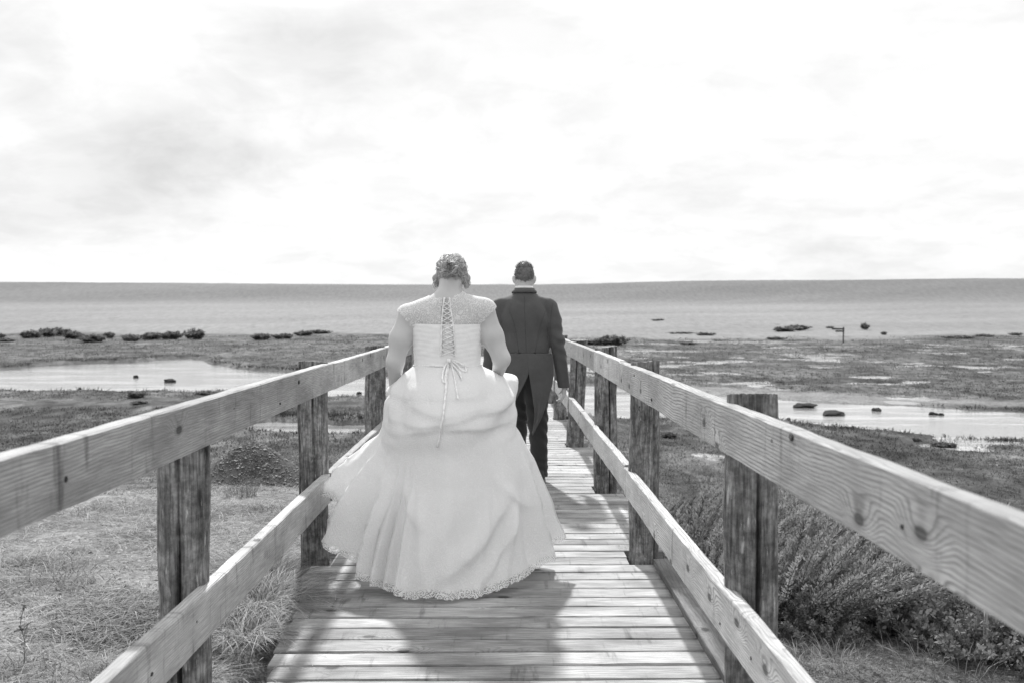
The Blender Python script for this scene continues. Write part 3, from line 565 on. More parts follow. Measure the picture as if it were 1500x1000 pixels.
for i, (u, v, w, h, lab) in enumerate(((980, 635, 26, 9, 'lone dark low plant on the near marsh right of the second right post'), (1380, 648, 34, 9, 'dark low plant clump on the near marsh bank behind the upper right rail'), (1395, 650, 14, 8, 'darkest small plant beside the clump on the near marsh bank'), (1342, 642, 12, 6, 'tiny dark plant left of the clump on the near marsh bank'), (200, 577, 26, 9, 'dark tuft on the near edge of the pool at the left'), (305, 574, 36, 7, 'dark tuft against the upper left rail at the pool edge'), (205, 588, 24, 5, 'flat dark tuft just below the pool edge at the left'))):
    far_shrub(u, v, w, h, i, lab, None)
# tufts of long dry grass leaning over the deck edge
def tuft(x, y, n, R, H, lab, mat=M_STRAW, z=None, over=(.5, 0), lean=(.9, 2.1)):
    z = float(tz(np.array([x]), np.array([y]))[0]) if z is None else z
    a = rng.uniform(0, 2 * math.pi, n); q = np.sqrt(rng.random(n)) * R
    az = a + rng.normal(0, .7, n)
    o = blades('grass_tuft', np.cos(a) * q, np.sin(a) * q, np.zeros(n) - .01, rng.uniform(.5, 1.1, n) * H, rng.uniform(.0018, .0042, n), az, rng.uniform(*lean, n), np.clip(rng.normal(.5, .27, n), 0, 1), mat)
    o.location = (x, y, z); return tag(o, lab, 'grass tuft', 'tufts of dry grass beside the deck')
tuft(-1.17, 4.78, 1500, .19, .24, 'largest shaggy dry grass tuft spilling over the left deck edge', z=-.03)
tuft(-1.12, 4.32, 900, .16, .17, 'low trampled dry grass tuft at the left deck edge, nearest the camera', z=-.02)
tuft(-1.22, 5.25, 700, .14, .24, 'upright dark grass tuft in front of the second left post', M_TURF, z=-.06)
tuft(-1.36, 5.65, 600, .14, .30, 'long drooping grass tuft under the lower left rail beside the second post', M_TURF)
tuft(-1.25, 3.75, 350, .18, .12, 'thin flattened dry grass tuft between the near left post and deck', z=-.03)
tuft(-1.62, 3.5, 350, .12, .15, 'dark grass tuft at the foot of the near left post', M_TURF)
tuft(-1.3, 7.6, 400, .2, .3, 'grass tuft behind the second left post, under the lower rail')
tuft(-2.35, 9.0, 140, .14, .26, 'dark spiky plant in the grass before the gravel mound', M_TURF, lean=(.2, .9))
tuft(-3.1, 13.6, 300, .25, .4, 'dark grass tuft beyond the gravel mound', M_TURF, lean=(.2, .8))
tuft(1.55, 4.55, 160, .2, .11, 'wispy pale grass tuft on the turf right of the near post', M_STRAW, lean=(.3, 1.2))
tuft(2.05, 4.6, 120, .25, .17, 'thin pale flowering grass tuft before the leafy shrubs', M_STRAW, lean=(.2, 1.0))
# stones
def rockmesh(name, seed, n=3, rough=.28):
    import bmesh
    b = bmesh.new(); bmesh.ops.create_icosphere(b, subdivisions=n, radius=1.0); r = np.random.default_rng(seed); o = r.random(3) * 50
    from mathutils import noise as mn
    for v in b.verts:
        c = v.co.copy(); f = 1 + rough * mn.fractal(c * 1.2 + Vector(o), .8, 2.0, 4) * 1.4
        v.co = c * f; v.co.z *= .8
    for f in b.faces: f.smooth = rough < .2
    me = bpy.data.meshes.new(name); b.to_mesh(me); b.free(); return me
for i, (u, v, w, h, z, lab) in enumerate((
        (1177, 593, 32, 10, -1, 'dark weed covered rock in the creek beside the near right post top'), (1221, 604, 40, 11, -1, 'largest dark flat rock in the creek on the right'), (1284, 599, 15, 7, -1, 'small dark rock near the far edge of the creek, right of the largest rock'),
        (1366, 605, 13, 6, -1, 'left one of the pair of touching dark rocks in the creek'), (1378, 606, 11, 5, -1, 'right one of the pair of touching dark rocks in the creek'), (1155, 613, 7, 5, -1, 'tiny dark rock against the near right post top in the creek'),
        (199, 551, 8, 6, -1, 'small dark rock in the middle of the left pool'), (248, 557, 16, 8, -1, 'flat dark rock in the left pool, right of the smaller one'), (117, 573, 11, 17, -1, 'upright dark rock at the near edge of the left pool'), (526, 575, 8, 6, -1, 'small dark rock in the pool between the two far left posts'))):
    x, y = gp(u, v + h * .3, z); o = mk('rock', rockmesh('rock', 300 + i), M_ROCK, None, (float(x), float(y), z + h * y / F * .12)); s = w * float(y) / F / 2
    o.scale = (s, s * .8, h * float(y) / F / 1.5); o.rotation_euler[2] = i; tag(o, lab, 'rock', 'dark rocks in the creek')
for i, (u, v, w, lab) in enumerate(((76, 903, 14, 'pale rounded pebble on the sandy ground left of the near left post'), (100, 956, 16, 'flat pale pebble low on the sandy ground, bottom left'), (122, 953, 8, 'dark small pebble beside the flat pale one'), (64, 990, 12, 'grey pebble at the bottom edge on the left'), (49, 897, 8, 'small round pebble left of the pale rounded one'), (84, 958, 9, 'jagged pale pebble touching the flat pale one'), (30, 946, 7, 'pebble lying beside the dry weed stalk'), (505, 506, 5, 'white stone on the far left marsh, nearest the bride'), (453, 506, 6, 'white stone on the marsh above the left rail'), (1324, 498, 5, 'white stone on the far right marsh'))):
    X, Y, Z = hit(np.array([u]), np.array([v]), v > 600); y = float(Y[0]); s = w * y / F / 2
    o = mk('stone', rockmesh('stone', 340 + i, 2, .14), M_STONE, None, (float(X[0]), y, float(Z[0]) + s * .25)); o.scale = (s, s * .8, s * .6); tag(o, lab, 'stone', 'stones lying about')
def pebbles(name, X, Y, Z, R, mat, parent=None):
    n = len(X); r = np.random.default_rng(5); base = np.array([(1, 0, 0), (.3, .9, 0), (-.8, .6, 0), (-.8, -.6, 0), (.4, -.9, 0), (.1, .1, .75), (-.2, 0, -.6)])
    F_ = np.array([(0, 1, 5), (1, 2, 5), (2, 3, 5), (3, 4, 5), (4, 0, 5), (1, 0, 6), (2, 1, 6), (3, 2, 6), (4, 3, 6), (0, 4, 6)])
    V = base[None] * (1 + r.normal(0, .18, (n, 7, 3))); a = r.uniform(0, 6.3, n); c, s = np.cos(a)[:, None], np.sin(a)[:, None]
    V = np.stack([V[..., 0] * c - V[..., 1] * s, V[..., 0] * s + V[..., 1] * c, V[..., 2] * r.uniform(.5, 1, (n, 1))], -1) * R[:, None, None] + np.stack([X, Y, Z], -1)[:, None]
    return mk(name, npmesh(name, V.reshape(-1, 3), (F_[None] + 7 * np.arange(n)[:, None, None]).reshape(-1, 3), False, attr=dict(tone=np.repeat(r.random(n), 7))), mat, parent)
M_PEB = mat_blade('pebble_stone', .26, .7, 0.0)
X, Y, Z = pxs(14000, -100, 420, 760, 1050, True); k = clear_of_bridge(X, Y) & (Y < 7) & (fbm(X * 2, Y * 2, 3, 91) > .33); X, Y, Z = X[k], Y[k], Z[k]
tag(pebbles('gravel', X, Y, Z, rng.gamma(2.0, .0028, len(X)) + .0015, M_PEB), 'fine gravel scattered over the sandy bank on the left', None, None, 'stuff')
# gravel mound
gm = tag(mk('gravel_mound', None, loc=(-2.98, 11.9, -.64)), 'low rounded heap of dark gravel behind the left railing', 'gravel mound')
rr, aa = np.meshgrid(np.linspace(0, 1, 26), np.linspace(0, 2 * math.pi, 64, endpoint=False), indexing='ij')
mx, my = rr * np.cos(aa) * .92, rr * np.sin(aa) * .9
mh = lambda x, y: .52 * (1 - sstep(np.hypot(x / .92, y / .9), -.1, 1.0)) + (fbm(x * 6 + 9, y * 6, 3, 4) - .5) * .05
mk('heap', npmesh('heap', np.stack([mx, my, mh(mx, my)], -1).reshape(-1, 3), gridfaces(26, 64, True)), mat_plain('mound_soil', .06, .95, .4, 30.0), gm)
q = np.sqrt(rng.random(9000)) * .9; a = rng.uniform(0, 2 * math.pi, 9000); X, Y = q * np.cos(a), q * np.sin(a)
tag(pebbles('pebbles', X, Y, mh(X, Y), rng.gamma(1.6, .0034, 9000) + .0012, mat_blade('mound_pebble', .17, .8, 0.0), gm), None, None, None, 'stuff')
# signpost, stake, weed
x, y, z = [float(a[0]) for a in hit(np.array([1235.]), np.array([502.]))]
sp = tag(mk('signpost', None, loc=(x, y, z)), 'small dark wooden signpost with two arms pointing left on the far marsh', 'signpost'); k = y / F
M_SIGN = mat_plain('dark_sign_wood', .05)
b = MB(); b.tube([(0, 0, -.2), (.02, 0, 23 * k)], .055, 8); mk('pole', b.mesh('pole'), M_SIGN, sp)
for zz, L in ((20.3, 17), (17.0, 12)):
    b = MB(); b.box((-L * k / 2 + .06, -.07, zz * k), (L * k, .03, .13)); b.add(np.array([(-L * k + .06, -.085, zz * k - .065), (-L * k + .06, -.055, zz * k - .065), (-L * k + .06, -.055, zz * k + .065), (-L * k + .06, -.085, zz * k + .065), (-L * k - .06, -.07, zz * k)]), [(0, 1, 4), (1, 2, 4), (2, 3, 4), (3, 0, 4)]); mk('sign_arm', b.mesh('sign_arm', False), M_SIGN, sp)
b = MB(); b.tube(smoothpath([(0, 0, -.1), (.004, 0, .2), (-.003, .004, .5)], 8), [.012] * 8, 8); z0 = float(tz(np.array([2.29]), np.array([4.64]))[0])
tag(mk('stake', b.mesh('stake'), mat_plain('pale_stake_wood', .4), None, (2.29, 4.64, z0)), 'thin pale stake standing in the turf at the bottom right corner', 'stake')
def weed(x, y, h, seed, lab):
    r = np.random.default_rng(seed); z = float(tz(np.array([x]), np.array([y]))[0]); o = tag(mk('dry_weed', None, loc=(x, y, z)), lab, 'weed', None)
    b = MB(); P = smoothpath([(0, 0, -.02), (.01, 0, h * .4), (-.012, .01, h * .7), (.012, 0, h)], 10); b.tube(P, np.linspace(.0028, .0012, 10), 5)
    for j in range(3): t = r.integers(3, 8); q = P[t]; e = r.normal(0, .02, 3); b.tube([q, q + e + (0, 0, .03), q + 2 * e + (0, 0, .05)], .0012, 4)
    mk('stalk', b.mesh('stalk'), M_STEM, o); f = MB()
    for j in range(9):
        q = P[r.integers(3, 10)]; f.tube([q, q + r.normal(0, .008, 3), q + r.normal(0, .012, 3)], [.001, .0045, .0008], 5)
    tag(mk('seed_heads', f.mesh('seed_heads'), M_STEM, o), kind='stuff')
weed(-1.95, 4.05, .27, 1, 'dark dry weed stalk at the bottom left corner'); weed(-1.43, 4.02, .10, 2, 'two-pronged dark weed sprout beside the lower left rail'); weed(-1.415, 3.98, .08, 3, 'shorter dark weed sprout beside the two-pronged one'); weed(-2.6, 8.6, .28, 5, 'thin branching weed standing in the dry grass')
# loose straws blown onto the deck
n = 130; X = -.95 + np.abs(rng.normal(0, .16, n)); Y = rng.uniform(3.5, 5.2, n)
tag(blades('straw_litter', X, Y, np.full(n, .003), rng.uniform(.03, .10, n), rng.uniform(.002, .003, n), rng.uniform(0, 6.3, n), np.full(n, 1.0), rng.random(n), M_STRAW, .93), 'loose straws lying on the left edge of the deck', None, None, 'stuff')
# ---------------------------------------------------------------- people
def mat_skin(g):
    m, t = newmat('skin'); c, p, _ = objco(t, False); n = noise(t, p, 90.0, 3.0, .6); b = noise(t, p, 9.0, 3.0, .5)
    finish(t, mth(t, 'MULTIPLY', mrange(t, b, .3, .7, .93, 1.07), g), .5, bump=n, bstr=.12, bdist=.001, spec=.4); return m
def mat_lace(name, lo, hi, transl, sheer=False):
    m, t = newmat(name); c, p, _ = objco(t, False); w = vadd(t, p, vmul(t, node(t, 'ShaderNodeTexNoise', {'Vector': p, 'Scale': 14.0}).outputs[1], (.03, .03, .03)))
    v = node(t, 'ShaderNodeTexVoronoi', {'Vector': w, 'Scale': 30.0}); ring = mth(t, 'FRACT', mth(t, 'MULTIPLY', v.outputs['Distance'], 4.0))
    fl = mth(t, 'MULTIPLY', mrange(t, ring, .3, .5), mrange(t, ring, .95, .8)); n2 = noise(t, p, 75.0, 4.0, .7)
    net = node(t, 'ShaderNodeTexVoronoi', {'Vector': w, 'Scale': 120.0}, feature='DISTANCE_TO_EDGE').outputs['Distance']; net = mrange(t, net, .12, .04)
    pat = mth(t, 'MULTIPLY', mth(t, 'ADD', mth(t, 'MULTIPLY', fl, .7), mth(t, 'MULTIPLY', net, .35)), mrange(t, n2, .3, .6)); pat = mth(t, 'MINIMUM', pat, 1.0)
    hem = node(t, 'ShaderNodeAttribute', attribute_name='hem').outputs['Fac']
    amt = mth(t, 'MULTIPLY_ADD', hem, .5, .5) if not sheer else 1.0
    pat = mth(t, 'MULTIPLY', pat, amt)
    col = mrange(t, pat, 0, 1, lo, hi, False); al = None
    if sheer: al = mrange(t, pat, 0, .8, .66, .96, False)
    else:
        ed = node(t, 'ShaderNodeAttribute', attribute_name='edge').outputs['Fac']
        al = mth(t, 'SUBTRACT', 1.0, mth(t, 'MULTIPLY', ed, mrange(t, mth(t, 'ADD', fl, net), .9, .3)), clamp=True)
    finish(t, col, .75, bump=pat, bstr=.5, bdist=.004, spec=.15, transl=transl, alpha=al); return m
def mat_cloth(name, g, fine=500.0, sheen=.2, var=.08):
    m, t = newmat(name); c, p, _ = objco(t, False); n = noise(t, vmul(t, p, (1, 1, .5)), fine, 2.0, .7); b = noise(t, p, 7.0, 4.0, .6)
    fd = noise(t, vmul(t, p, (1, 1, .6)), 11.0, 3.0, .5, .8)
    finish(t, mth(t, 'MULTIPLY', mrange(t, b, .3, .7, 1 - var, 1 + var), mth(t, 'MULTIPLY', mrange(t, n, .3, .7, .85, 1.15), g)), .85, bump=mth(t, 'MULTIPLY_ADD', n, .05, fd), bstr=.35, bdist=.02, spec=.2, sheen=sheen); return m
def mat_hair(name, g):
    m, t = newmat(name); c, p, _ = objco(t, False); n = noise(t, p, 70.0, 4.0, .7, 1.0); a = node(t, 'ShaderNodeAttribute', attribute_name='tone').outputs['Fac']
    v = mth(t, 'MULTIPLY', mrange(t, n, .3, .7, .55, 1.5), mrange(t, a, 0, 1, .6, 1.5, False)); finish(t, mth(t, 'MULTIPLY', v, g), .45, bump=n, bstr=.5, bdist=.004, spec=.5); return m
M_SKIN = mat_skin(.52); M_SATIN = mat_cloth('ribbon_satin', .84, 60.0, 0); M_BODICE = M_SMOOTH; M_SKIRT = mat_lace('lace_skirt', .87, .96, .18); M_YOKE = mat_lace('sheer_lace', .80, .92, .2, True)
M_COAT = mat_cloth('coat_wool', .082); M_TROUSER = mat_cloth('trouser_wool', .030); M_SHIRT = mat_cloth('shirt_cotton', .8, 400.0, 0); M_SHOE = mat_plain('shoe_leather', .03, .35); M_SEAM = mat_plain('seam_thread', .03)
M_HAIRB = mat_hair('fair_hair', .46); M_HAIRG = mat_hair('short_hair', .2); M_PETAL = mat_cloth('petals', .82, 80, 0)
def vn(a): a = np.array(a, float); return a / np.linalg.norm(a)
def hand(s, wr, d, n, curl, thumb=.5, sc=1.0, side=1):
    wr = np.array(wr, float); d = vn(d); n = np.array(n, float); n = vn(n - d * (n @ d)); a = np.cross(d, n) * side
    for o in (-.027, -.009, .009, .027): s.cap(wr + a * o * .55 * sc, wr + d * .088 * sc + a * o * sc, .0155 * sc, .0115 * sc, .012)
    for o, L in ((-.031, .80), (-.0105, 1.0), (.0105, .95), (.031, .72)):
        p = wr + d * (.090 - abs(o) * .15) * sc + a * o * sc; ang = 0
        for L0, r0, r1, c in ((.042, .0098, .0090, curl), (.026, .0090, .0084, curl * 1.15), (.021, .0084, .0072, curl * .9)):
            ang += c; q = p + (d * math.cos(ang) + n * math.sin(ang)) * L0 * L * sc; s.cap(p, q, r0 * sc, r1 * sc, .003); p = q
    p = wr + d * .022 * sc + a * -.026 * sc; td = vn(d * .75 - a * .55 + n * thumb)
    q = p + td * .042 * sc; s.cap(p, q, .015 * sc, .0112 * sc, .01); td = vn(td + n * .35 + d * .2); e = q + td * .03 * sc; s.cap(q, e, .0112 * sc, .0095 * sc, .004); td = vn(td + n * .3 + a * .2); s.cap(e, e + td * .022 * sc, .0095 * sc, .008 * sc, .003)
def face(s, c, k=1.0):
    """a face on the far side of the head: sockets, brows, nose, lips, chin (local +Y is forward)"""
    x, y, z = c
    s.cap((x, y + .085 * k, z - .10 * k), (x, y + .090 * k, z - .110 * k), .022 * k, .019 * k, .03)
    s.cap((x - .045 * k, y + .03, z - .075 * k), (x, y + .078 * k, z - .102 * k), .022 * k, .020 * k, .03); s.cap((x + .045 * k, y + .03, z - .075 * k), (x, y + .078 * k, z - .102 * k), .022 * k, .020 * k, .03)
    for q in (-1, 1):
        s.ell((x + q * .031 * k, y + .103 * k, z - .005), (.015, .009, .009), .014, sub=True); s.ell((x + q * .031 * k, y + .090 * k, z - .006), (.0125, .0125, .0125), .003)
        s.cap((x + q * .012, y + .099 * k, z + .014), (x + q * .046, y + .086 * k, z + .016), .007, .005, .01); s.ell((x + q * .042 * k, y + .075 * k, z - .035), (.022, .02, .022), .04)
    s.cap((x, y + .096 * k, z + .004), (x, y + .112 * k, z - .036), .006, .0085, .012)
    for q in (-1, 1): s.ell((x + q * .008, y + .103 * k, z - .041), (.007, .008, .006), .008)
    s.cap((x - .018, y + .099 * k, z - .068), (x + .018, y + .099 * k, z - .068), .004, k=.008); s.cap((x - .015, y + .098 * k, z - .078), (x + .015, y + .098 * k, z - .078), .0045, k=.008)
class Caster:
    """finds the point of a set of meshes under a sight line, to pin ribbons and seams on cloth"""
    def __init__(s, objs, origin):
        V, Fc, n = [], [], 0
        for o in objs:
            me = o.data; a = np.zeros(len(me.vertices) * 3); me.vertices.foreach_get('co', a); a = a.reshape(-1, 3) + np.array(o.location) + np.array(origin); V.append(a)
            Fc += [tuple(v + n for v in p.vertices) for p in me.polygons]; n += len(a)
        s.o = np.array(origin); s.b = BVHTree.FromPolygons(np.concatenate(V).tolist(), Fc)
    def px(s, u, v, off=.004, fb=None):
        d = Vector(ray(np.array(float(u)), np.array(float(v)))).normalized(); h = s.b.ray_cast(CAM, d)
        p = h[0] if h[0] is not None else CAM + d * fb
        return np.array(p - d * off) - s.o
    def path(s, P, off=.004, n=16, fb=5.2): return np.array([s.px(u, v, off, fb) for u, v in smoothpath(np.array(P, float), n)])
# ---- the bride
BO = (-.28, 5.26, 0)
bride = tag(mk('person', None, loc=BO), 'bride from behind in a white lace gown, holding up her skirt with both hands', 'person')
s = SDF((-.45, -.30, -.01), (.45, .42, 1.74), .006)
s.ell((0, 0, .93), (.19, .14, .17)).ell((0, 0, 1.10), (.162, .112, .16), .05).ell((0, 0, 1.25), (.176, .115, .17), .05).ell((0, .005, 1.34), (.19, .105, .11), .05)
for q in (-1, 1):
    s.ell((q * .08, .085, 1.28), (.075, .06, .07), .04)
    s.cap((q * .09, 0, .9), (q * .085, .03 * q, .48), .10, .062, .04); s.cap((q * .085, .03 * q, .48), (q * .08, .05 * q - .03, .09), .062, .04, .03); s.cap((q * .08, .05 * q - .05, .04), (q * .09, .05 * q + .13, .03), .036, .03, .02)
s.cap((0, -.005, 1.40), (.012, .035, 1.535), .067, .056, .04)
s.cap((0, -.012, 1.415), (-.19, -.005, 1.36), .066, .060, .05).cap((0, -.012, 1.42), (.18, -.005, 1.392), .066, .06, .05)
s.cap((-.205, -.005, 1.347), (-.244, -.015, 1.24), .057, .057, .03).cap((-.244, -.015, 1.24), (-.272, -.025, 1.12), .057, .044, .03).cap((-.272, -.025, 1.12), (-.288, .085, .99), .048, .029, .02)
s.cap((.196, -.005, 1.378), (.238, -.015, 1.25), .056, .056, .03).cap((.238, -.015, 1.25), (.286, -.03, 1.135), .056, .045, .03).cap((.286, -.03, 1.135), (.262, .10, 1.035), .045, .029, .02)
s.ell((.02, .085, 1.59), (.072, .095, .108), .02, rx=-.3); face(s, (.02, .098, 1.575), .92)
hand(s, (-.288, .088, .985), (.03, .25, -.95), (1, .1, 0), 1.3, .4, .9); hand(s, (.258, .102, 1.03), (-.1, .25, -.95), (-1, .1, -.1), 1.3, .4, .9, -1)
bb = mk('body', s.mesh('body'), M_SKIN, bride)
def bodice():
    zs = np.linspace(1.318, 1.088, 60); th = np.linspace(0, 2 * math.pi, 160, endpoint=False)
    rx = np.interp(zs, [1.088, 1.12, 1.18, 1.24, 1.32], [.176, .174, .178, .183, .190]); ry = np.interp(zs, [1.088, 1.12, 1.2, 1.26, 1.32], [.131, .129, .131, .130, .127])
    c, q = np.cos(th), np.sin(th); e = 2 / 2.35; X = np.sign(c) * np.abs(c) ** e; Y = np.sign(q) * np.abs(q) ** e
    fr = .012 + .055 * np.clip(q, 0, 1) ** 2 * np.exp(-((zs - 1.27) / .06) ** 2)[:, None]
    Z = zs[:, None] + .006 * np.sin(th * 2 + 1)[None] * (zs[:, None] - 1.2) * 3
    ru = .0005 * np.sin(Z * 260 + 2.5 * np.sin(th * 3)[None] + 3 * fbm(np.broadcast_to(th[None] * 3, Z.shape), Z * 9, 2, 3)) + .004 * (fbm(np.broadcast_to(th[None] * 4, Z.shape), Z * 24, 2, 6) - .5)
    k = 1 + ru / .16; V = np.stack([X[None] * rx[:, None] * k, Y[None] * (ry[:, None] + np.where(q > 0, fr, 0)) * k, Z], -1)
    return npmesh('bodice', V.reshape(-1, 3), gridfaces(60, 160, True)[:, ::-1])
bod = mk('bodice', bodice(), M_BODICE, bride)
def shell(src, name, cond, off):
    me = src.data; n = len(me.vertices); co = np.zeros(n * 3); me.vertices.foreach_get('co', co); co = co.reshape(-1, 3); no = np.zeros(n * 3); me.vertex_normals.foreach_get('vector', no); no = no.reshape(-1, 3)
    q = np.zeros(len(me.loops), np.int32); me.loops.foreach_get('vertex_index', q); q = q.reshape(-1, 4); k = cond(co)
    q = q[k[q].all(1)]; used, inv = np.unique(q, return_inverse=True); P = co[used] + no[used] * (off(co[used])[:, None] if callable(off) else off)
    return npmesh(name, P, inv.reshape(-1, 4))
def yoke_c(c):
    x, y, z = c[:, 0], c[:, 1], c[:, 2]; ax = np.abs(x + .004); nk = 1.447 + .02 * np.clip(ax / .1, 0, 1.0) + .022 * sstep(x, 0, .1) + .003 * np.sin(x * 180); edge = np.where(x < 0, .178, .172) + (z - 1.30) * .86 + .003 * np.sin(z * 260)
    gap = np.interp(z, [1.3, 1.38, 1.47], [.022, .019, .012]); back = (y < .01)
    return (z > 1.298) & (ax < edge) & ((z < nk) | (ax > .115)) & (~back | (ax > gap)) & (z < 1.52)
mk('lace_yoke', shell(bb, 'lace_yoke', yoke_c, lambda c: .006 + .005 * sstep(np.abs(c[:, 0]), .2, .25)), M_YOKE, bride)
HEM = np.array([(.029, -.61, .03), (-.152, -.56, .03), (-.395, -.41, .073), (-.511, -.31, .13), (-.581, -.24, .217), (-.60, -.18, .307), (-.612, -.11, .43), (-.58, .03, .40), (-.42, .33, .2), (0, .46, .1), (.40, .36, .1), (.545, .10, .14), (.566, -.0, .19), (.572, -.10, .168), (.51, -.26, .10), (.37, -.38, .065), (.172, -.535, .03)])
def skirt():
    NT, NS = 420, 210; th = np.linspace(-math.pi, math.pi, NT, endpoint=False); hp = np.arctan2(HEM[:, 1], HEM[:, 0]); o = np.argsort(hp); hp, hm = hp[o], HEM[o]
    xp = np.concatenate([hp - 2 * math.pi, hp, hp + 2 * math.pi]); hm3 = np.concatenate([hm] * 3); E = np.stack([np.interp(th, xp, hm3[:, i]) for i in range(3)], -1)
    ker = np.hanning(15); ker /= ker.sum(); E = np.stack([np.convolve(np.concatenate([E[-7:, i], E[:, i], E[:7, i]]), ker, 'valid') for i in range(3)], -1)
    c, q = np.cos(th), np.sin(th); Wt = np.stack([.177 * c, .133 * q, np.full(NT, 1.098)], -1)
    s_ = np.linspace(0, 1, NS)
    gL = np.interp(s_, [0, .052, .127, .2, .277, .367, .457, .516, .576, .666, .756, .846, .95, 1], [0, .1, .203, .288, .325, .345, .375, .43, .55, .68, .8, .9, .99, 1])
    gR = np.interp(s_, [0, .037, .094, .146, .198, .26, .323, .406, .53, .635, .74, .84, .9, 1], [0, .19, .316, .405, .425, .43, .46, .56, .69, .75, .80, .86, .90, 1])
    gB = np.interp(s_, [0, .05, .1, .18, .25, .305, .345, .41, .55, .7, 1], [0, .17, .29, .42, .48, .51, .515, .545, .64, .77, 1]); gF = np.interp(s_, [0, .06, .12, .2, .4, 1], [0, .24, .38, .46, .6, 1])
    def sm(g): k = np.hanning(9); k /= k.sum(); return np.convolve(np.concatenate([np.full(4, g[0]) , g, np.full(4, g[-1])]), k, 'valid')
    wl, wr_, wb, wf = np.clip(-c, 0, 1) ** 2, np.clip(c, 0, 1) ** 2, np.clip(-q, 0, 1) ** 2, np.clip(q, 0, 1) ** 2
    G = sm(gL)[:, None] * wl + sm(gR)[:, None] * wr_ + sm(gB)[:, None] * wb + sm(gF)[:, None] * wf
    sc = 1 + .007 * np.abs(np.sin(th * 70)); zE = E[:, 2] * 1.0
    X = Wt[:, 0] + (E[:, 0] - Wt[:, 0]) * G; Y = Wt[:, 1] + (E[:, 1] - Wt[:, 1]) * G; ss = s_[:, None]
    Z = Wt[:, 2] + (zE - Wt[:, 2]) * ss
    T, SS = np.broadcast_to(th, X.shape), np.broadcast_to(ss, X.shape); back = np.clip(-np.sin(T), 0, 1); side = np.abs(np.cos(T))
    D = np.zeros_like(X)
    # swags drawn up to the two hands: a soft roll above, a sharp undercut below
    ph = T + math.pi / 2
    cl, cr = np.clip(-np.cos(T), 0, 1) ** 2, np.clip(np.cos(T), 0, 1) ** 2
    for s0, l_, r_, w, A, sh in ((.085, -.03, -.03, .05, .006, .5), (.13, .00, -.05, .05, .010, .45), (.185, -.05, -.02, .085, .030, .35), (.235, .03, -.07, .05, .020, .45), (.275, .06, -.01, .05, .018, .45), (.325, .075, -.085, .10, .015, .5)):
        x = SS - (s0 + l_ * cl + r_ * cr + .010 * np.sin(T * 4 + s0 * 40) + .02 * (fbm(T * 2 + s0 * 7, T * 0 + 3.3, 2, 4) - .5))
        D += A * np.where(x < 0, np.exp(-(x / w) ** 2), np.exp(-(x / (sh * w)) ** 2)) * (.25 + .75 * back) * (1 - .8 * cr * (s0 > .3)) * (np.clip(2.6 * fbm(T * 1.6 + s0 * 9, SS * 3, 3, int(s0 * 100)) - .35, .1, 1.4) if s0 < .3 else .85 + .4 * np.sin(T * 2.3))
    bR = np.exp(-((T - .62) / .42) ** 2) * np.exp(-((SS - .105) / .055) ** 2); bL = np.exp(-((T - 2.75) / .35) ** 2) * np.exp(-((SS - .19) / .08) ** 2)
    D += .12 * bR + .07 * bL
    # diagonal drags running up to the hands
    D += .014 * np.sin((SS * 26 + T * 7 + 4 * fbm(T * 2, SS * 6, 2, 44))) * sstep(SS, .03, .12) * sstep(SS, .40, .30) * sstep(T, -1.3, -.6) * sstep(T, .8, .2)
    D += .012 * np.sin((SS * 22 - T * 8 + 4 * fbm(T * 2, SS * 6, 2, 45))) * sstep(SS, .03, .12) * sstep(SS, .36, .26) * sstep(T, -1.9, -2.5)
    # pleats opening towards the hem
    lf, rt = sstep(T, -1.75, -2.35), sstep(T, -1.15, -.5)
    w_ = T * (4 + 4.0 * lf + 4 * rt) + .5 * np.sin(T * 3 + 1) + 1.3 * (1 - SS) * np.sin(T * 1.7)
    f1 = 1 - 2 * np.abs(np.sin(w_)) ** .7; f2 = np.cos(21 * T + 2.0 + 2 * np.sin(T * 5))
    amp = sstep(SS, .38, .9)
    D += amp * ((.012 + .050 * lf + .030 * rt) * f1 + (.004 + .013 * lf + .012 * rt) * f2) + amp * .05 * (fbm(T * 1.8 + SS * 1.5, SS * 2.0 + T, 3, 15) - .5)
    for ta, sa, tb, sb, A, w in ((-1.80, .97, -.75, .62, .030, .075), (-1.35, .99, -.65, .70, .016, .05), (-2.15, .52, -1.75, .70, .014, .06), (-1.0, .50, -.35, .72, .014, .05)):
        q_ = (T - ta) / (tb - ta); x = SS - (sa + (sb - sa) * q_ + .03 * np.sin(q_ * 3)); D += A * np.where(x < 0, np.exp(-(x / w) ** 2), np.exp(-(x / (.55 * w)) ** 2)) * sstep(q_, 0, .45) * sstep(q_, 1.2, .7)
    for t0, k, A, w in ((-1.25, .55, .016, .05), (-.95, .75, .018, .06), (-1.7, -.35, .012, .05), (-2.15, -.25, .018, .06)):  # long slanting folds of the back
        x = T - (t0 + k * (1 - SS)); D += A * np.exp(-(x / w) ** 2) * sstep(SS, .5, .8)
    D += .012 * (fbm(T * 6, SS * 8, 3, 18) - .5)
    X = X + np.cos(T) * D; Y = Y + np.sin(T) * D; Z = Z + .05 * bR + .03 * bL + .3 * np.where(SS < .4, -np.minimum(D, .04), 0) + (np.clip(SS - .96, 0, 1) / .04) * -.009 * np.abs(np.sin(T * 47 + 2 * np.sin(T * 9))) + .012 * amp * f1 * SS
    Z = np.maximum(Z, .006)
    hem = .15 + .85 * sstep(SS, .72, .93); ed = .8 * sstep(SS, .962, .985)
    return npmesh('skirt', np.stack([X, Y, Z], -1).reshape(-1, 3), gridfaces(NS, NT, True)[:, ::-1], attr=dict(hem=hem.ravel(), edge=ed.ravel()))
sk = mk('skirt', skirt(), M_SKIRT, bride)
C1 = Caster([bb, bod, sk], BO)
